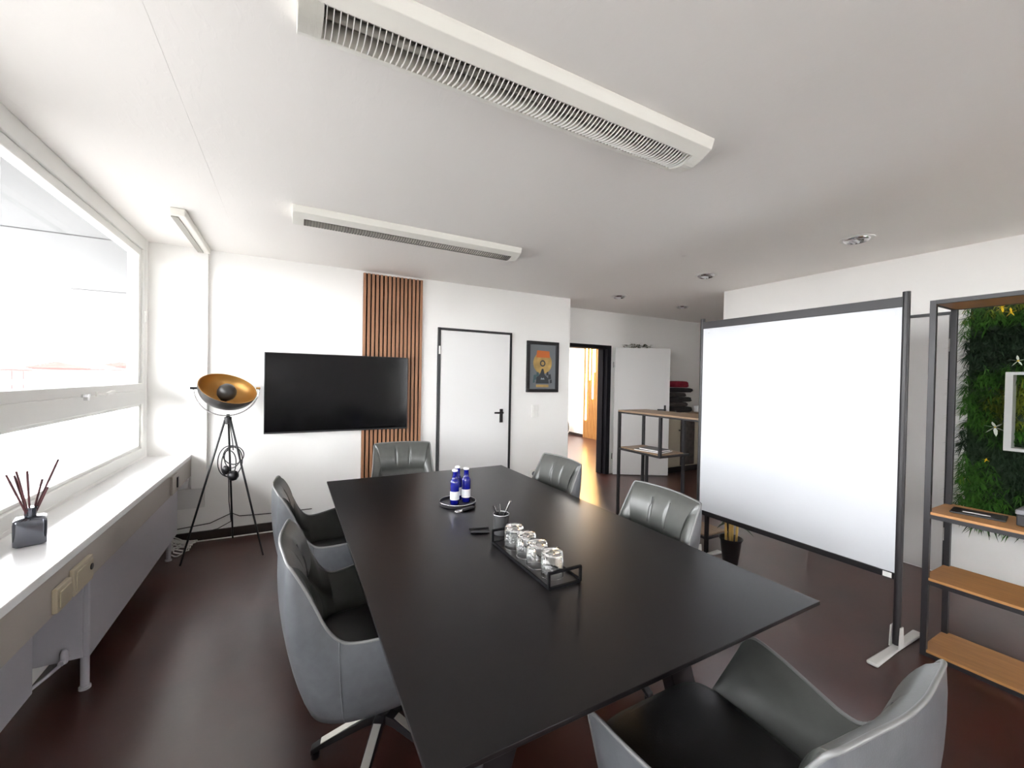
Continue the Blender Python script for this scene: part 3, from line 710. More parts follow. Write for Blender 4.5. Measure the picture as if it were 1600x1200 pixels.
    for k in range(5):
        a = math.radians(CH_BASE + 72*k); ca, sa = math.cos(a), math.sin(a)
        b = MB(); c0 = Vector((0.01,0,0)); d_ = Vector((ca, sa, 0)); n_ = Vector((-sa, ca, 0))
        prof = [(0.0,0.135,0.100),(0.06,0.130,0.096),(0.23,0.060,0.038),(0.265,0.042,0.022)]
        vs = []
        for (r_, zt, zb) in prof:
            w = 0.021 if r_ < 0.2 else 0.016
            vs += [c0+d_*r_-n_*w+Vector((0,0,zb)), c0+d_*r_+n_*w+Vector((0,0,zb)), c0+d_*r_+n_*w+Vector((0,0,zt)), c0+d_*r_-n_*w+Vector((0,0,zt))]
        fs = [(0,1,2,3)]
        for i in range(3):
            for j in range(4): fs.append((i*4+j, i*4+(j+1)%4, i*4+4+(j+1)%4, i*4+4+j))
        fs.append((12,15,14,13)); b.add(vs, fs)
        lg = obj('leg', b, m_black, root, bevel=0.002)
        obj('foot_glide', MB().lathe([(0.014,0.0),(0.016,0.004),(0.016,0.024)], c0+d_*0.250, 12), m_black, lg, smooth=True, angle=40)
        b = MB(); b.bar(c0+d_*0.065+Vector((0,0,0.1305)), c0+d_*0.23+Vector((0,0,0.0605)), 0.030, 0.003); o = obj('top_strip', b, m_alu, lg); o['label'] = 'bright metal strip'
CH_BASE = 168
chairs = [(0.335, 1.69, 0.0, 'grey leather tub chair nearest the viewer on the window side of the table'),
          (0.285, 2.56, 2.0, 'grey leather tub chair on the window side of the table, nearer the television'),
          (0.86, 3.42, -98.0, 'grey leather tub chair at the far head of the table before the slat panel'),
          (1.50, 2.565, 180.0, 'grey leather tub chair on the doorway side of the table, farther from the viewer'),
          (1.49, 1.60, 175.0, 'grey leather tub chair backed up against the whiteboard side of the table'),
          (1.025, 0.66, 90.0, 'grey leather tub chair at the near end of the table, seen from behind')]
proto = None
for (x, y, a, lab) in chairs:
    if proto is None:
        proto = thing('tub_chair', lab, 'chair', (0,0,0), 'grey leather tub chairs around the table', 0, world=False)
        chair_parts(proto); c = proto
    else: c = copy_tree(proto)
    c.location = (x, y, 0); c.rotation_euler = (0, 0, math.radians(a)); c['label'] = lab

# ------------------------------------------------------------------ things on the table
TC = Vector((0.872, 2.255, TZ))
t = thing('round_tray', 'round dark tray with low rim under the blue bottles', 'tray', TC)
obj('dish', MB().lathe([(0.0,0.001),(0.100,0.001),(0.106,0.004),(0.108,0.020),(0.104,0.021),(0.101,0.007),(0.0,0.006)], TC, 48, None, False), m_steel_grey, t, smooth=True, angle=40)
obj('rim', MB().tube([(TC.x+0.106*math.cos(2*PI*k/48), TC.y+0.106*math.sin(2*PI*k/48), TC.z+0.021) for k in range(48)], 0.0022, 6, True), m_chrome, t, smooth=True)
bp_ = None
for (x, y, lab) in ((0.846, 2.238, 'cobalt blue glass water bottle on the left of the tray, in front'), (0.925, 2.258, 'cobalt blue glass water bottle on the right of the tray'), (0.894, 2.318, 'cobalt blue glass water bottle at the back of the tray, half hidden')):
    if bp_ is None:
        bp_ = thing('water_bottle', lab, 'bottle', (x, y, TZ+0.0065), 'blue water bottles on the round tray', 0, world=False); c = bp_
        gb = obj('glass_body', MB().lathe([(0.0,0.0),(0.022,0.0),(0.0265,0.004),(0.0265,0.128),(0.0255,0.138),(0.020,0.146),(0.0165,0.151),(0.0155,0.157),(0.0138,0.187),(0.0155,0.189),(0.0155,0.195),(0.0,0.195)], (0,0,0), 28, None, False), m_blueglass, c, smooth=True, angle=60)
        o = obj('label', MB().lathe([(0.0268,0.030),(0.0268,0.078)], (0,0,0), 28, None, False), m_label, c, smooth=True); o['label'] = 'silver-white paper label'
        o = obj('cap', MB().lathe([(0.0165,0.1925),(0.0172,0.196),(0.0165,0.201),(0.013,0.2035),(0.0,0.204)], (0,0,0), 20, None, False), m_cap, c, smooth=True, angle=40); o['label'] = 'white crown cap'
    else: c = copy_tree(bp_)
    c.location = (x, y, TZ+0.0065); c['label'] = lab
t = thing('bottle_opener', 'black bottle opener with chrome loop lying in front of the round tray', 'opener', (0.86, 2.125, TZ))
b = MB(); b.bar((0.845, 2.118, TZ+0.008), (0.925, 2.135, TZ+0.010), 0.022, 0.014); obj('handle', b, m_black, t, bevel=0.005)
b = MB(); b.tube([(0.822+0.019*math.cos(2*PI*k/20), 2.112+0.013*math.sin(2*PI*k/20), TZ+0.006) for k in range(20)], 0.0035, 6, True); b.tube([(0.84,2.116,TZ+0.007),(0.856,2.12,TZ+0.009)], 0.004, 6)
obj('opener_loop', b, m_chrome, t, smooth=True)

t = thing('pen_cup', 'grey mesh pen cup behind the row of tumblers', 'pen cup', (0.893, 1.735, TZ))
PC = Vector((0.893, 1.735, TZ))
m_mesh = mat('grey_metal_mesh', (0.05, 0.05, 0.052), 0.4, metal=0.5, bump=0.3, bscale=700)
obj('wall', MB().lathe([(0.0,0.001),(0.035,0.001),(0.038,0.095),(0.0365,0.095),(0.0335,0.004),(0.0,0.004)], PC, 28, None, False), m_mesh, t, smooth=True, angle=50)
obj('rim', MB().tube([(PC.x+0.038*math.cos(2*PI*k/28), PC.y+0.038*math.sin(2*PI*k/28), PC.z+0.095) for k in range(28)], 0.002, 6, True), m_chrome, t, smooth=True)
for n_, (dx, dy, top, mt, lab) in enumerate(((0.020, -0.022, 0.180, m_chrome, 'silver pen leaning right in the mesh cup'), (-0.024, 0.008, 0.155, m_black, 'black pen leaning left in the mesh cup'), (0.003, 0.024, 0.150, m_black, 'black pen at the back of the mesh cup'))):
    p = thing('pen', lab, 'pen', PC + Vector((0,0,0.006)))
    a_ = PC + Vector((-dx*0.6, -dy*0.6, 0.006)); z_ = PC + Vector((dx*1.5, dy*1.5, top-0.02))
    obj('barrel', MB().tube([a_, a_.lerp(z_, 0.1), z_], [0.001, 0.0042, 0.0042], 10), mt, p, smooth=True, angle=50)
    obj('clip', MB().bar(a_.lerp(z_, 0.72)+Vector((0.005,0,0)), z_+Vector((0.005,0,0)), 0.003, 0.002), m_chrome, p)
t = thing('marker', 'black marker lying flat beside the pen cup', 'pen', (0.81, 1.78, TZ))
obj('barrel', MB().tube([(0.770, 1.797, TZ+0.0075), (0.845, 1.762, TZ+0.0075)], 0.0072, 12), m_black, t, smooth=True, angle=50)
obj('cap', MB().tube([(0.765, 1.800, TZ+0.0078), (0.795, 1.786, TZ+0.0078)], 0.0078, 12), m_pot, t, smooth=True, angle=50)
t = thing('marker', 'second slim black pen behind the flat marker', 'pen', (0.82, 1.86, TZ))
obj('barrel', MB().tube([(0.775, 1.846, TZ+0.004), (0.865, 1.822, TZ+0.004)], 0.0038, 10), m_black, t, smooth=True, angle=50)
obj('cap', MB().tube([(0.835, 1.830, TZ+0.0042), (0.868, 1.8212, TZ+0.0042)], 0.0042, 10), m_pot, t, smooth=True, angle=50)

m_tray = mat('deep_black_wire', (0.004, 0.004, 0.005), 0.7, spec=0.15)
GX0, GX1, GY0, GY1 = 0.806, 0.944, 1.19, 1.645
t = thing('glass_tray', 'narrow black tray with wire end handles holding four tumblers', 'tray', ((GX0+GX1)/2, (GY0+GY1)/2, TZ))
obj('base', MB().box(GX0, GX1, GY0, GY1, TZ+0.0005, TZ+0.007), m_table, t, bevel=0.001)
obj('edge', MB().box(GX0-0.002, GX0+0.002, GY0, GY1, TZ+0.001, TZ+0.012).box(GX1-0.002, GX1+0.002, GY0, GY1, TZ+0.001, TZ+0.014), m_tray, t)
for y in (GY0, GY1):
    b = MB(); h = 0.058
    b.bar((GX0, y, TZ+0.004), (GX0, y, TZ+h), 0.0085, 0.0085); b.bar((GX1, y, TZ+0.004), (GX1, y, TZ+h), 0.0085, 0.0085)
    b.bar((GX0-0.003, y, TZ+h), (GX1+0.003, y, TZ+h), 0.0085, 0.0085); b.bar((GX0, y, TZ+0.004), (GX1, y, TZ+0.004), 0.0085, 0.0085)
    obj('handle', b, m_tray, t)
gp = None
for k, lab in enumerate(('upturned clear tumbler at the near end of the black tray', 'upturned clear tumbler second from the near end of the tray', 'upturned clear tumbler third from the near end of the tray', 'upturned clear tumbler next to the pen cup')):
    y = 1.268 + 0.096*k
    if gp is None:
        gp = thing('tumbler', lab, 'glass', (0.872, y, TZ+0.0075), 'upturned tumblers on the black tray', 0, world=False); c = gp
        n = 32; rings = []
        prof = [(0.0395,0.0),(0.0425,0.0),(0.0425,0.003),(0.0405,0.075),(0.039,0.088),(0.035,0.094),(0.020,0.0955),(0.004,0.0945)]
        for (r_, z) in prof + [(0.004,0.083),(0.030,0.081),(0.0365,0.074),(0.0395,0.004)]:
            fl = 0.0009 if 0.002 < z < 0.09 and r_ > 0.03 else 0
            rings.append([((r_+fl*math.cos(8*2*PI*q/n))*math.cos(2*PI*q/n), (r_+fl*math.cos(8*2*PI*q/n))*math.sin(2*PI*q/n), z) for q in range(n)])
        b = MB(); vs = [p for r_ in rings for p in r_]; fs = []
        m_ = len(rings)
        for i in range(m_):
            j = (i+1) % m_
            if i == 7: continue
            for q in range(n): fs.append((i*n+q, i*n+(q+1)%n, j*n+(q+1)%n, j*n+q))
        fs.append(tuple(7*n+q for q in range(n))); fs.append(tuple(8*n+q for q in range(n-1,-1,-1)))
        b.add(vs, fs); obj('glass_wall', b, m_glass, c, smooth=True, angle=50)
    else: c = copy_tree(gp)
    c.location = (0.872 - 0.006*(k % 2), y, TZ+0.0075); c.rotation_euler = (0,0,0.4*k); c['label'] = lab

# ------------------------------------------------------------------ whiteboard on stand
BX = 3.03
t = thing('whiteboard', 'large white mobile whiteboard in an anthracite frame on T feet', 'whiteboard', (BX, 1.61, 0))
y0, y1 = 0.962, 2.262
obj('panel', MB().box(BX-0.010, BX+0.010, y0+0.025, y1-0.015, 0.425, 1.945), m_board, t)
obj('top_rail', MB().box(BX-0.019, BX+0.019, y0+0.02, y1-0.01, 1.935, 1.992), m_steel_grey, t, bevel=0.003)
obj('bottom_rail', MB().box(BX-0.019, BX+0.019, y0+0.02, y1-0.01, 0.395, 0.432), m_black, t, bevel=0.003)
for y in (y0+0.012, y1+0.0):
    obj('post', MB().tube([(BX+0.0, y, 0.03), (BX, y, 2.02)], 0.0175, 14), m_steel_grey, t, smooth=True, angle=50)
    fl = []
    b = MB(); b.prism([(BX-0.30, y-0.026), (BX-0.02, y-0.019), (BX+0.30, y-0.024), (BX+0.30, y+0.024), (BX-0.02, y+0.019), (BX-0.30, y+0.026)], 'z', 0.002, 0.022); f_ = obj('foot', b, m_foot, t, bevel=0.008)
    f_['label'] = 'light grey flat foot'
    obj('bracket', MB().prism([(BX-0.030, 0.02), (BX+0.030, 0.02), (BX+0.016, 0.135), (BX-0.016, 0.135)], 'y', y+0.018, y+0.024).prism([(BX-0.030, 0.02), (BX+0.030, 0.02), (BX+0.016, 0.135), (BX-0.016, 0.135)], 'y', y-0.024, y-0.018), m_foot, f_)
obj('screw', MB().lathe([(0.006,0),(0.005,0.002),(0,0.002)], (BX-0.010, y0+0.06, 1.90), 10, Matrix.Rotation(-PI/2,3,'Y')), m_chrome, t)
obj('screw', MB().lathe([(0.006,0),(0.005,0.002),(0,0.002)], (BX-0.010, y1-0.06, 1.90), 10, Matrix.Rotation(-PI/2,3,'Y')), m_chrome, t)
o = obj('sticker', MB().box(BX-0.0205, BX-0.019, y0+0.035, y0+0.075, 0.400, 0.428), m_paper, t); o['label'] = 'small white sticker'

# ------------------------------------------------------------------ racks
def rack(name, label, x0, x1, y0, y1, ztop, shelves, board, topboard, far_post=True, s=0.026):
    t = thing(name, label, 'shelf', ((x0+x1)/2, (y0+y1)/2, 0))
    for x in (x0+s/2, x1-s/2):
        for y in (y0+s/2, y1-s/2):
            obj('post', MB().box(x-s/2, x+s/2, y-s/2, y+s/2, 0, ztop), m_steel_grey, t, bevel=0.0015)
    for z in shelves + [ztop]:
        b = MB(); zz = z-0.004 if z < ztop else z
        b.box(x0, x0+s*0.7, y0+s, y1-s, zz-0.022, zz); b.box(x1-s*0.7, x1, y0+s, y1-s, zz-0.022, zz)
        b.box(x0+s, x1-s, y0, y0+s*0.7, zz-0.022, zz); b.box(x0+s, x1-s, y1-s*0.7, y1, zz-0.022, zz)
        obj('rail', b, m_steel_grey, t)
        bd = MB().box(x0+0.003, x1-0.003, y0+0.003, y1-0.003, zz-0.006, zz+0.016) if z < ztop else MB().box(x0+s*0.7, x1-s*0.7, y0+s*0.7, y1-s*0.7, zz-0.02, zz-0.001)
        if z < ztop:
            bd = MB().prism([(x0+s+0.001,y0+0.002),(x1-s-0.001,y0+0.002),(x1-s-0.001,y0+s+0.001),(x1-0.002,y0+s+0.001),(x1-0.002,y1-s-0.001),(x1-s-0.001,y1-s-0.001),(x1-s-0.001,y1-0.002),(x0+s+0.001,y1-0.002),(x0+s+0.001,y1-s-0.001),(x0+0.002,y1-s-0.001),(x0+0.002,y0+s+0.001),(x0+s+0.001,y0+s+0.001)], 'z', zz+0.0005, zz+0.014)
        obj('shelf_board', bd, topboard if z == ztop else board, t)
    return t
rack('storage_rack', 'open rack of anthracite steel and oak boards before the plant wall', 3.105, 3.445, -0.35, 0.90, 1.965, [0.025, 0.425, 0.79], m_oak, m_oak)
# things on its upper board
t = thing('tablet', 'slim dark tablet with a pale stripe lying on the oak shelf', 'tablet', (3.27, 0.74, 0.8))
b = MB(); b.T = Matrix.Translation((3.285, 0.735, 0.801)) @ Matrix.Rotation(math.radians(8), 4, 'Z'); b.box(-0.07, 0.07, -0.10, 0.10, 0, 0.008); obj('body', b, m_black, t, bevel=0.002)
b = MB(); b.T = Matrix.Translation((3.285, 0.735, 0.801)) @ Matrix.Rotation(math.radians(8), 4, 'Z'); b.box(-0.03, -0.012, -0.045, 0.055, 0.008, 0.0092); o = obj('stripe', b, m_paper, t); o['label'] = 'white stripe'
t = thing('storage_box', 'dark box with a grey lid on the oak shelf, cut by the frame', 'box', (3.30, 0.44, 0.8))
obj('body', MB().box(3.20, 3.40, 0.38, 0.588, 0.8045, 0.860), m_black, t, bevel=0.004)
obj('lid', MB().box(3.196, 3.404, 0.376, 0.592, 0.860, 0.885), m_greybox, t, bevel=0.006)

# rear step rack behind the whiteboard
s = 0.026
t = thing('step_rack', 'low dark steel rack with grey-brown board behind the whiteboard', 'shelf', (3.3, 2.8, 0))
RX0, RX1, RY0, RY1, RYM, ZT2, ZM = 3.15, 3.54, 2.30, 3.375, 2.80, 1.142, 0.765
def post(x, y, z0, z1): obj('post', MB().box(x-s/2, x+s/2, y-s/2, y+s/2, z0, z1), m_black, t)
post(RX0+s/2, RY1-s/2, 0, ZT2); post(RX1-s/2, RY1-s/2, 0, ZT2); post(RX0+s/2, RYM, ZM, ZT2); post(RX1+0.02, RYM+0.05, 0, ZT2)
post(RX0+s/2+0.05, RY0+s/2, 0, ZT2); post(RX1-s/2, RY0+s/2, 0, ZT2); post(3.50, 3.28, 0, ZM)
b = MB()
b.box(RX0, RX0+0.02, RY0, RY1, ZT2, ZT2+0.016); b.box(RX1+0.013, RX1+0.033, RY0, RY1, ZT2, ZT2+0.016); b.box(RX0, RX1+0.033, RY1-0.02, RY1, ZT2, ZT2+0.016); b.box(RX0, RX1+0.033, RY0, RY0+0.02, ZT2, ZT2+0.016)
obj('rail', b, m_black, t)
obj('shelf_board', MB().box(RX0+0.001, RX1+0.032, RY0+0.001, RY1-0.001, ZT2+0.016, ZT2+0.032), m_oakgrey, t)
obj('rail', MB().box(RX0, RX1+0.033, RYM-0.012, RYM+0.010, ZM-0.02, ZM).box(RX0, RX0+0.02, RYM, RY1, ZM-0.02, ZM).box(RX1-0.02, RX1, RYM, RY1, ZM-0.02, ZM).box(RX0, RX1, RY1-0.02, RY1, ZM-0.02, ZM), m_black, t)
obj('shelf_board', MB().box(RX0+0.026, RX1-0.026, RYM+0.014, RY1-0.026, ZM-0.004, ZM+0.010), m_oakgrey, t)
obj('shelf_board', MB().box(RX0+0.08, RX1-0.03, RY0+0.03, RYM-0.03, 0.13, 0.148), m_oakgrey, t)
obj('rail', MB().box(RX0+0.05, RX0+0.07, RY0+0.02, RYM, 0.12, 0.14).box(RX0+0.07, RX1-0.02, RY0, RY0+0.02, 0.12, 0.14), m_black, t)
# magazines on its middle board
t = thing('magazine', 'dark magazine with a pale edge on the rack board, lower of two', 'magazine', (3.3, 3.0, 0.78), 'magazines on the step rack')
b = MB(); b.T = Matrix.Translation((3.31, 3.02, 0.7755)) @ Matrix.Rotation(0.25, 4, 'Z'); b.box(-0.112, 0.112, -0.152, 0.152, 0.0005, 0.0085); obj('pages', b, m_paper, t)
b = MB(); b.T = Matrix.Translation((3.31, 3.02, 0.7755)) @ Matrix.Rotation(0.25, 4, 'Z'); b.box(-0.112, 0.112, -0.152, 0.152, 0.009, 0.011); obj('cover', b, m_mag, t)
t = thing('magazine', 'smaller dark magazine on top of the other on the rack board', 'magazine', (3.3, 3.0, 0.79), 'magazines on the step rack')
b = MB(); b.T = Matrix.Translation((3.32, 3.01, 0.7867)) @ Matrix.Rotation(0.1, 4, 'Z'); b.box(-0.09, 0.09, -0.12, 0.12, 0.0, 0.010); obj('pages', b, m_paper, t)
b = MB(); b.T = Matrix.Translation((3.32, 3.01, 0.7867)) @ Matrix.Rotation(0.1, 4, 'Z'); b.box(-0.092, 0.092, -0.122, 0.122, 0.010, 0.013); obj('cover', b, m_mag, t)

# low cabinet with folded pile in the niche
t = thing('cabinet', 'beige low cabinet with dark plinth behind the open door leaf', 'cabinet', (5.75, 4.8, 0))
obj('body', MB().box(5.30, 6.35, 4.60, 5.0, 0.10, 0.96), m_cab, t, bevel=0.003)
obj('plinth', MB().box(5.33, 6.32, 4.63, 4.98, 0, 0.10), m_black, t)
obj('top', MB().box(5.28, 6.37, 4.57, 5.01, 0.96, 0.985), m_oakgrey, t, bevel=0.002)
for k in range(3):
    dr = obj('door', MB().box(5.315+0.345*k, 5.645+0.345*k, 4.582, 4.60, 0.12, 0.945), m_cab if k % 2 == 0 else m_cloth_grey, t, bevel=0.002)
    obj('knob', MB().lathe([(0.012,0),(0.012,0.02)], (5.61+0.345*k, 4.582, 0.7), 10, Matrix.Rotation(PI/2,3,'X')), m_black, dr)
def folded(x, y, z, w, d, h, mtl, lab, seed, a=0.0):
    rnd = random.Random(seed); rings = []
    T_ = Matrix.Translation((x, y, z)) @ Matrix.Rotation(a, 4, 'Z')
    for (s_, q) in ((0.9,0.0),(1.0,0.18),(1.0,0.45),(0.97,0.8),(0.85,1.0),(0.4,1.06),(0.02,1.05)):
        ring = []
        for k in range(28):
            an = 2*PI*k/28; c_, s2 = math.cos(an), math.sin(an)
            px = w/2*math.copysign(abs(c_)**0.5, c_)*s_; py = d/2*math.copysign(abs(s2)**0.5, s2)*s_
            ring.append(T_ @ Vector((px*(1+rnd.uniform(-.07,.07)), py*(1+rnd.uniform(-.06,.06)), h*q+(rnd.uniform(-.09,.09)*h if 0.1 < q < 1.0 else 0))))
        rings.append(ring)
    t = thing('folded_cloth', lab, 'cloth', (x, y, z), 'folded cloths piled on the cabinet')
    f_ = obj('cloth', loft(rings), mtl, t, smooth=True)
    obj('fold_edge', MB().tube([T_ @ Vector((-w*0.30, -d/2*0.99, h*0.45)), T_ @ Vector((0, -d/2*1.01, h*0.55)), T_ @ Vector((w*0.30, -d/2*0.99, h*0.4))], h*0.10, 8), mtl, t, smooth=True)
z = 0.986
PILE = ((0.58,0.34,0.085,m_cloth_dark,0.03,'dark folded cloth at the bottom of the pile on the cabinet'),
        (0.50,0.32,0.065,m_cloth_grey,-0.05,'grey-brown folded cloth second from the bottom of the pile'),
        (0.60,0.34,0.075,m_cloth_dark,0.02,'black folded cloth third from the bottom of the pile'),
        (0.46,0.30,0.060,m_cloth_grey,-0.07,'grey-brown folded cloth in the upper half of the pile'),
        (0.56,0.32,0.070,m_cloth_dark,0.04,'dark folded cloth just below the crimson one'),
        (0.34,0.28,0.100,m_cloth_red,0.06,'crimson cloth on top of the pile behind the whiteboard'))
for k, (w, d_, h, mtl, dx, lab) in enumerate(PILE):
    folded(5.74+dx, 4.80, z, w, d_, h, mtl, lab, k, random.Random(k).uniform(-.12,.12)); z += h*1.17
folded(6.16, 4.66, 0.986, 0.12, 0.10, 0.10, m_cloth_white, 'small white cloth bundle beside the folded pile', 9)
# tall cabinet hidden by the door leaf, plant on top
t = thing('tall_cabinet', 'tall grey cabinet standing behind the open door leaf', 'cabinet', (4.98, 4.90, 0))
obj('body', MB().box(4.80, 5.18, 4.86, 5.015, 0.0, 1.985), m_doorgrey, t, bevel=0.003)
obj('door', MB().box(4.81, 5.17, 4.848, 4.86, 0.03, 1.97), m_doorgrey, t, bevel=0.002)
def leaf(b, p, d, L, w, n_=None, droop=0.3):
    d = Vector(d).normalized(); sd_ = d.cross(Vector((0,0,1)))
    if sd_.length < 0.05: sd_ = Vector((1,0,0))
    sd_.normalize(); p = Vector(p); vs = []
    for k, (q, ww) in enumerate(((0,0.15),(0.35,1.0),(0.7,0.8),(1.0,0.05))):
        c_ = p + d*(L*q) + Vector((0,0,-droop*L*q*q)); vs += [c_-sd_*w/2*ww, c_+Vector((0,0,-0.12*w*ww)), c_+sd_*w/2*ww]
    fs = []
    for i in range(3): fs += [(3*i,3*i+1,3*i+4,3*i+3),(3*i+1,3*i+2,3*i+5,3*i+4)]
    b.add(vs, fs)
t = thing('trailing_plant', 'dull green trailing plant just above the open door leaf', 'plant', (4.98, 4.9, 1.985))
b = MB(); rnd = random.Random(3)
for k in range(90):
    x = rnd.uniform(4.72, 5.26); leaf(b, (x, rnd.uniform(4.84,4.98), 2.02+rnd.uniform(0,0.06)), (rnd.uniform(-1,1), rnd.uniform(-1,0.4), rnd.uniform(0.0,0.7)), rnd.uniform(0.05,0.10), 0.022)
o = obj('foliage', b, mat('dull_olive_leaf', (0.10,0.10,0.05), 0.7), t, smooth=True, fix=False); o['kind'] = 'stuff'
obj('stem', MB().tube([(4.74,4.9,1.993),(4.9,4.88,2.01),(5.05,4.92,2.005),(5.24,4.9,1.993)], 0.006, 6), m_leafdark, t, smooth=True)

# ------------------------------------------------------------------ potted bamboo behind the whiteboard
PP = Vector((3.205, 2.085, 0))
t = thing('potted_bamboo', 'black pot of yellow bamboo canes standing under the whiteboard', 'plant', PP)
obj('pot', MB().lathe([(0.0,0.0),(0.052,0.0),(0.056,0.008),(0.078,0.19),(0.092,0.215),(0.088,0.217),(0.074,0.19),(0.0,0.18)], PP, 28, None, False), m_pot, t, smooth=True, angle=40)
for (dx, dy, h, tx) in ((-0.03,0.02,0.44,-0.02),(0.0,0.01,0.46,0.005),(0.02,0.0,0.43,0.0),(0.035,-0.025,0.45,0.02)):
    pts = [PP+Vector((dx+tx*q, dy, 0.18+(h-0.18)*q)) for q in (0,0.3,0.33,0.36,0.65,0.68,0.71,1.0)]
    obj('cane', MB().tube(pts, [0.010,0.010,0.012,0.010,0.010,0.012,0.010,0.010], 10), m_bamboo, t, smooth=True)
rnd = random.Random(5)
for k in range(14):
    b = MB(); a = 2*PI*k/14+rnd.uniform(-.2,.2)
    leaf(b, PP+Vector((0.02*math.cos(a),0.02*math.sin(a),rnd.uniform(0.33,0.43))), (math.cos(a),math.sin(a),rnd.uniform(0.1,0.5)), rnd.uniform(0.12,0.2)*(0.55 if math.cos(a) < 0 else 1), 0.026, droop=0.55)
    obj('leaf', b, m_leafdark, t, smooth=True, fix=False)

# ------------------------------------------------------------------ plant wall
t = thing('plant_wall', 'dense green artificial plant panel hung on the right wall', 'plant wall', (XR, 0.4, 1.3))
PY0, PY1, PZ0, PZ1 = -0.45, 1.12, 0.50, 2.12
obj('backing', MB().box(XR-0.03, XR-0.001, PY0, PY1-0.03, PZ0+0.03, PZ1-0.03), m_moss3, t)
rnd = random.Random(11)
def tuft(b, p, L, n_, w):
    for k in range(n_):
        d = Vector((-rnd.uniform(0.35,1.0), rnd.uniform(-0.8,0.8), rnd.uniform(-0.7,0.7)))
        leaf(b, p, d, L*rnd.uniform(0.6,1.2), w*rnd.uniform(0.7,1.2), droop=rnd.uniform(0.1,0.7))
from mathutils import noise as mnoise
layers = {0: MB(), 1: MB(), 2: MB()}
for k in range(4200):
    y = rnd.uniform(PY0, PY1); z = rnd.uniform(PZ0, PZ1)
    edge = min(PY1-y, z-PZ0, PZ1-z)
    if edge < 0.03 and rnd.random() < 0.25: continue
    q = mnoise.noise(Vector((y*2.6, z*2.6, 1.7)))
    li = 2 if q < -0.22 + rnd.uniform(-.12,.12) else (1 if q > 0.16 + rnd.uniform(-.15,.15) else 0)
    dep = 0.03 + 0.07*(0.5+0.5*mnoise.noise(Vector((y*5, z*5, 5.1))))
    if li == 2: dep *= 0.5
    tuft(layers[li], Vector((XR-dep, y, z)), 0.070 if li != 1 else 0.060, 9, 0.0075)
for k in range(90):   # hanging fronds at the lower and side edges
    y = rnd.uniform(PY0, PY1-0.05); tuft(layers[rnd.choice((0,2))], Vector((XR-0.05, y, PZ0+rnd.uniform(-.02,.03))), 0.10, 7, 0.009)
    z = rnd.uniform(PZ0, PZ1); leaf(layers[rnd.choice((0,1,2))], Vector((XR-0.04, PY1-0.05, z)), (-0.3, 1, rnd.uniform(-.4,.4)), rnd.uniform(0.08,0.16), 0.012, droop=0.3)
for li, mm in ((0, m_moss1), (1, m_moss2), (2, m_moss3)):
    o = obj('foliage', layers[li], mm, t, smooth=True, fix=False); o['kind'] = 'stuff'
    o['label'] = ('mid green fine foliage', 'olive yellow-green foliage', 'dark green fern foliage')[li]
def flower(p, mtl, s_, n_, lab):
    b = MB()
    for k in range(n_):
        a = 2*PI*k/n_ + 0.3; leaf(b, p, (-0.5, math.cos(a), math.sin(a)), s_*rnd.uniform(0.8,1.2), s_*0.35, droop=0.1)
    o = obj('flower', b, mtl, t, smooth=True, fix=False); o['label'] = lab
    obj('flower_center', MB().lathe([(0.0,-0.008),(0.008,0),(0.0,0.008)], p, 8, None, False), m_yellow, o)
flower((XR-0.17, 0.905, 2.06), m_yellow, 0.040, 6, 'yellow flower at the top of the plant panel')
flower((XR-0.16, 0.865, 2.02), m_yellow, 0.036, 5, 'yellow flower beside the top one')
flower((XR-0.17, 0.92, 1.21), m_petal, 0.060, 6, 'white lily at the side of the box frame')
flower((XR-0.17, 0.825, 1.68), m_petal, 0.040, 5, 'small white flower above the box frame')
flower((XR-0.16, 0.96, 0.97), m_yellow, 0.022, 4, 'small yellow bud low on the plant panel')
t = thing('box_frame', 'light grey open box frame fixed on the plant panel', 'frame', (XR-0.2, 0.6, 1.3))
fx0, fx1, fy0, fy1, fz0, fz1, fw = XR-0.29, XR-0.10, 0.25, 0.855, 1.065, 1.60, 0.014
obj('side', MB().box(fx0, fx1, fy1-fw, fy1, fz0, fz1), m_boxframe, t, bevel=0.002)
obj('side', MB().box(fx0, fx1, fy0, fy0+fw, fz0, fz1), m_boxframe, t, bevel=0.002)
obj('side', MB().box(fx0, fx1, fy0+fw, fy1-fw, fz0, fz0+fw), m_boxframe, t, bevel=0.002)
obj('side', MB().box(fx0, fx1, fy0+fw, fy1-fw, fz1-fw, fz1), m_boxframe, t, bevel=0.002)
b = MB()
for (a0, a1, c0, c1) in ((fy1-0.035, fy1, fz0, fz1), (fy0, fy0+0.035, fz0, fz1), (fy0+0.035, fy1-0.035, fz0, fz0+0.02), (fy0+0.035, fy1-0.035, fz1-0.02, fz1)):
    b.box(fx0-0.006, fx0, a0, a1, c0, c1)
obj('front_trim', b, m_boxframe, t)

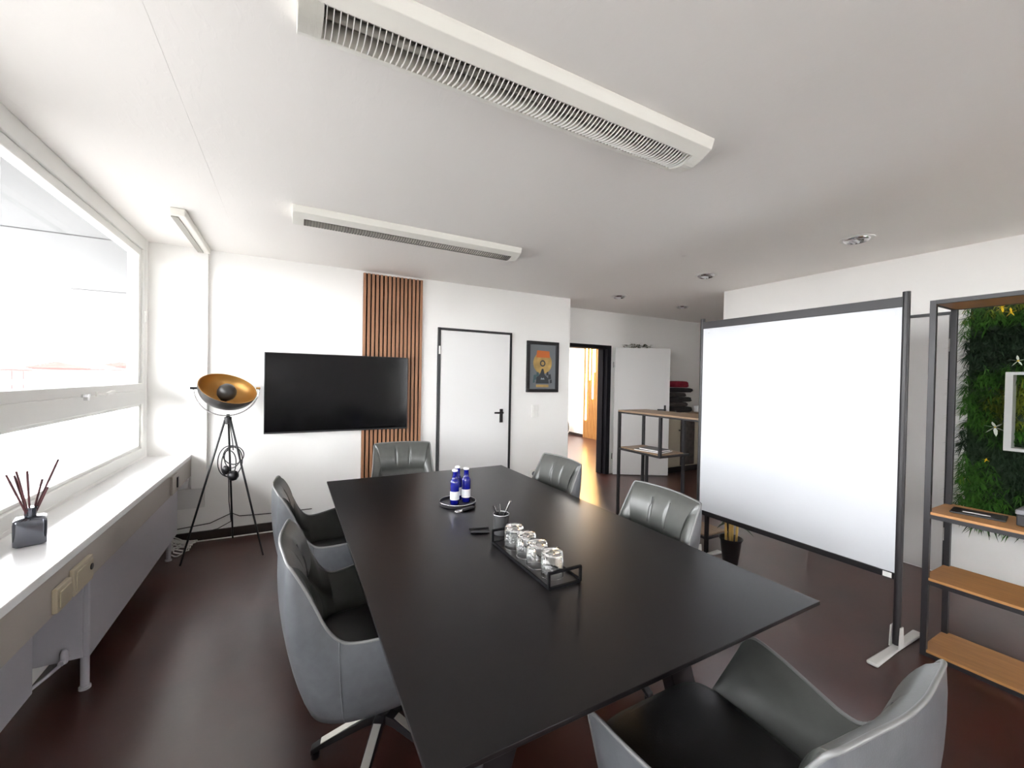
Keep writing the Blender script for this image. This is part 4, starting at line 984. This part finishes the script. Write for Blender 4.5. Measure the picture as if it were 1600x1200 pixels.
# ------------------------------------------------------------------ next room
t = thing('glowing_slat_screen', 'wood slat panel with warm vertical light strips in the next room', 'wall panel', (6.76, 8.2, 0))
obj('backing', MB().box(6.775, 6.799, 7.86, 8.54, 0.0, 2.50), m_bronze, t)
base = None
for k in range(11):
    if base is None: base = obj('slat', MB().box(6.755, 6.775, 7.865, 7.905, 0.0, 2.50), m_bronze, t, bevel=0.002)
    else:
        c = base.copy(); C.objects.link(c); c.parent = t; c.location.y += 0.063*k
for (y, z0) in ((8.42, 0.46), (8.28, 1.50), (8.16, 1.02), (8.10, 1.7)):
    obj('light_strip', MB().box(6.742, 6.753, y-0.018, y+0.018, z0, 2.48), m_led, t)
t = thing('round_fan', 'round dark disc with white rim on the next room floor', 'fan', (6.55, 9.05, 0))
RY = Matrix.Rotation(-PI/2, 3, 'Y')
obj('grille', MB().lathe([(0.0,0.0),(0.21,0.0),(0.22,0.02),(0.21,0.05),(0.0,0.05)], (6.62, 9.12, 0.235), 32, RY, False), m_gong, t, smooth=True, angle=40)
obj('rim', MB().tube([(6.60, 9.12+0.225*math.cos(2*PI*k/36), 0.235+0.225*math.sin(2*PI*k/36)) for k in range(36)], 0.012, 8, True), m_plastic, t, smooth=True)
t = thing('metal_rack', 'pale rack with thin rungs beside the lit slat panel', 'rack', (6.6, 7.6, 0))
for y in (7.72, 7.12):
    obj('upright', MB().box(6.60, 6.625, y-0.012, y+0.012, 0, 0.9), m_foot, t)
for z in (0.25, 0.53, 0.80):
    obj('rung', MB().box(6.60, 6.79, 7.12, 7.72, z, z+0.018), m_foot, t)
for (x, y, lab) in ((3.0, 7.0, 'added fill light panel on the next room ceiling, nearer one'), (5.4, 7.4, 'added fill light panel on the next room ceiling by the slat panel'), (5.4, 9.6, 'added fill light panel on the next room ceiling, far one')):  # unseen glowing panels added to brighten the next room
    t = thing('fill_light_panel', lab, 'ceiling light', (x, y, ZC))
    obj('frame', MB().box(x-0.62, x+0.62, y-0.62, y+0.62, ZC-0.03, ZC-0.001), m_plastic, t)
    obj('diffuser', MB().box(x-0.6, x+0.6, y-0.6, y+0.6, ZC-0.034, ZC-0.03), m_fill_glow, t)

# ------------------------------------------------------------------ outside
struct('ground', MB().box(-160, -1.4, -150, 260, -3.7, -3.6), m_ext, 'grey asphalt yard outside')
struct('trim_7', MB().box(-1.4, 12, -18, -4.6, -0.3, -0.1), m_bounce_slab, 'added pale slab behind the viewer that bounces daylight in')  # unseen bright slab added to throw daylight up onto the ceiling
b = MB(); b.box(-2.98, -1.17, -6, 70, 2.75, 2.95)
so = struct('trim_5', b, m_soffit, 'pale concrete overhang outside the window')
b = MB()
for y in (-1.5, 1.9, 5.28, 8.7, 12, 15.4, 18.8, 22.2): b.box(-2.98, -1.17, y, y+0.02, 2.742, 2.75)
obj('joint', b, m_extdark, so)
b = MB().box(-9.2, -9.0, -30, 60, -3.6, -2.6); struct('trim_6', b, m_extdark, 'low parapet wall across the yard')
b = MB().box(-24, -14, 24.0, 24.3, -3.6, -2.6); struct('trim_8', b, m_extdark, 'short cross wall in the yard')
def house(x, y, w, d_, h, lab):
    t = thing('far_house', lab, 'building', (x, y, -3.6))
    obj('wall', MB().box(x-w/2, x+w/2, y-d_/2, y+d_/2, -3.6, -3.6+h), m_redbrick, t)
    obj('roof', MB().prism([(x-w/2-0.4, -3.6+h), (x+w/2+0.4, -3.6+h), (x, -3.6+h+1.4)], 'y', y-d_/2-0.4, y+d_/2+0.4), m_redroof, t)
    n_ = int(d_/3.2)
    for k in range(n_):
        yy = y-d_/2+1.6+3.2*k
        for z in (-2.2, 0.0):
            if z+1.4 < -3.6+h: obj('window', MB().box(x+w/2, x+w/2+0.06, yy-0.6, yy+0.6, z, z+1.3), m_extwin, t)
house(-44, 88, 10, 26, 5.2, 'far red brick house at the left of the window view')
house(-42, 128, 10, 20, 5.6, 'far red brick house in the middle of the window view')
house(-44, 180, 12, 40, 6.6, 'far red brick house at the right of the window view')
for (y, lab) in ((20, 'pale parked van in the yard, nearer one'), (30, 'pale parked van in the yard, farther one')):
    t = thing('parked_van', lab, 'vehicle', (-16, y, -3.6))
    obj('body', MB().prism([(y-2.4,-3.25),(y+2.4,-3.25),(y+2.4,-2.3),(y+1.5,-1.5),(y-2.3,-1.45),(y-2.4,-2.2)], 'x', -16.9, -15.1), m_plastic, t, bevel=0.05)
    obj('windscreen', MB().prism([(y+1.6,-1.62),(y+2.3,-2.25),(y+2.36,-2.22),(y+1.64,-1.57)], 'x', -16.7, -15.3), m_extwin, t)
    for (wx, wy) in ((-15.2,-1.5),(-15.2,1.5),(-16.8,-1.5),(-16.8,1.5)):
        obj('wheel', MB().lathe([(0.0,-0.1),(0.35,-0.1),(0.35,0.1),(0.0,0.1)], (wx, y+wy, -3.25), 18, Matrix.Rotation(PI/2,3,'Y'), False), m_pot, t)

for o in list(bpy.data.objects):
    for k in ('_ox', '_oy', '_oz'):
        if k in o: del o[k]
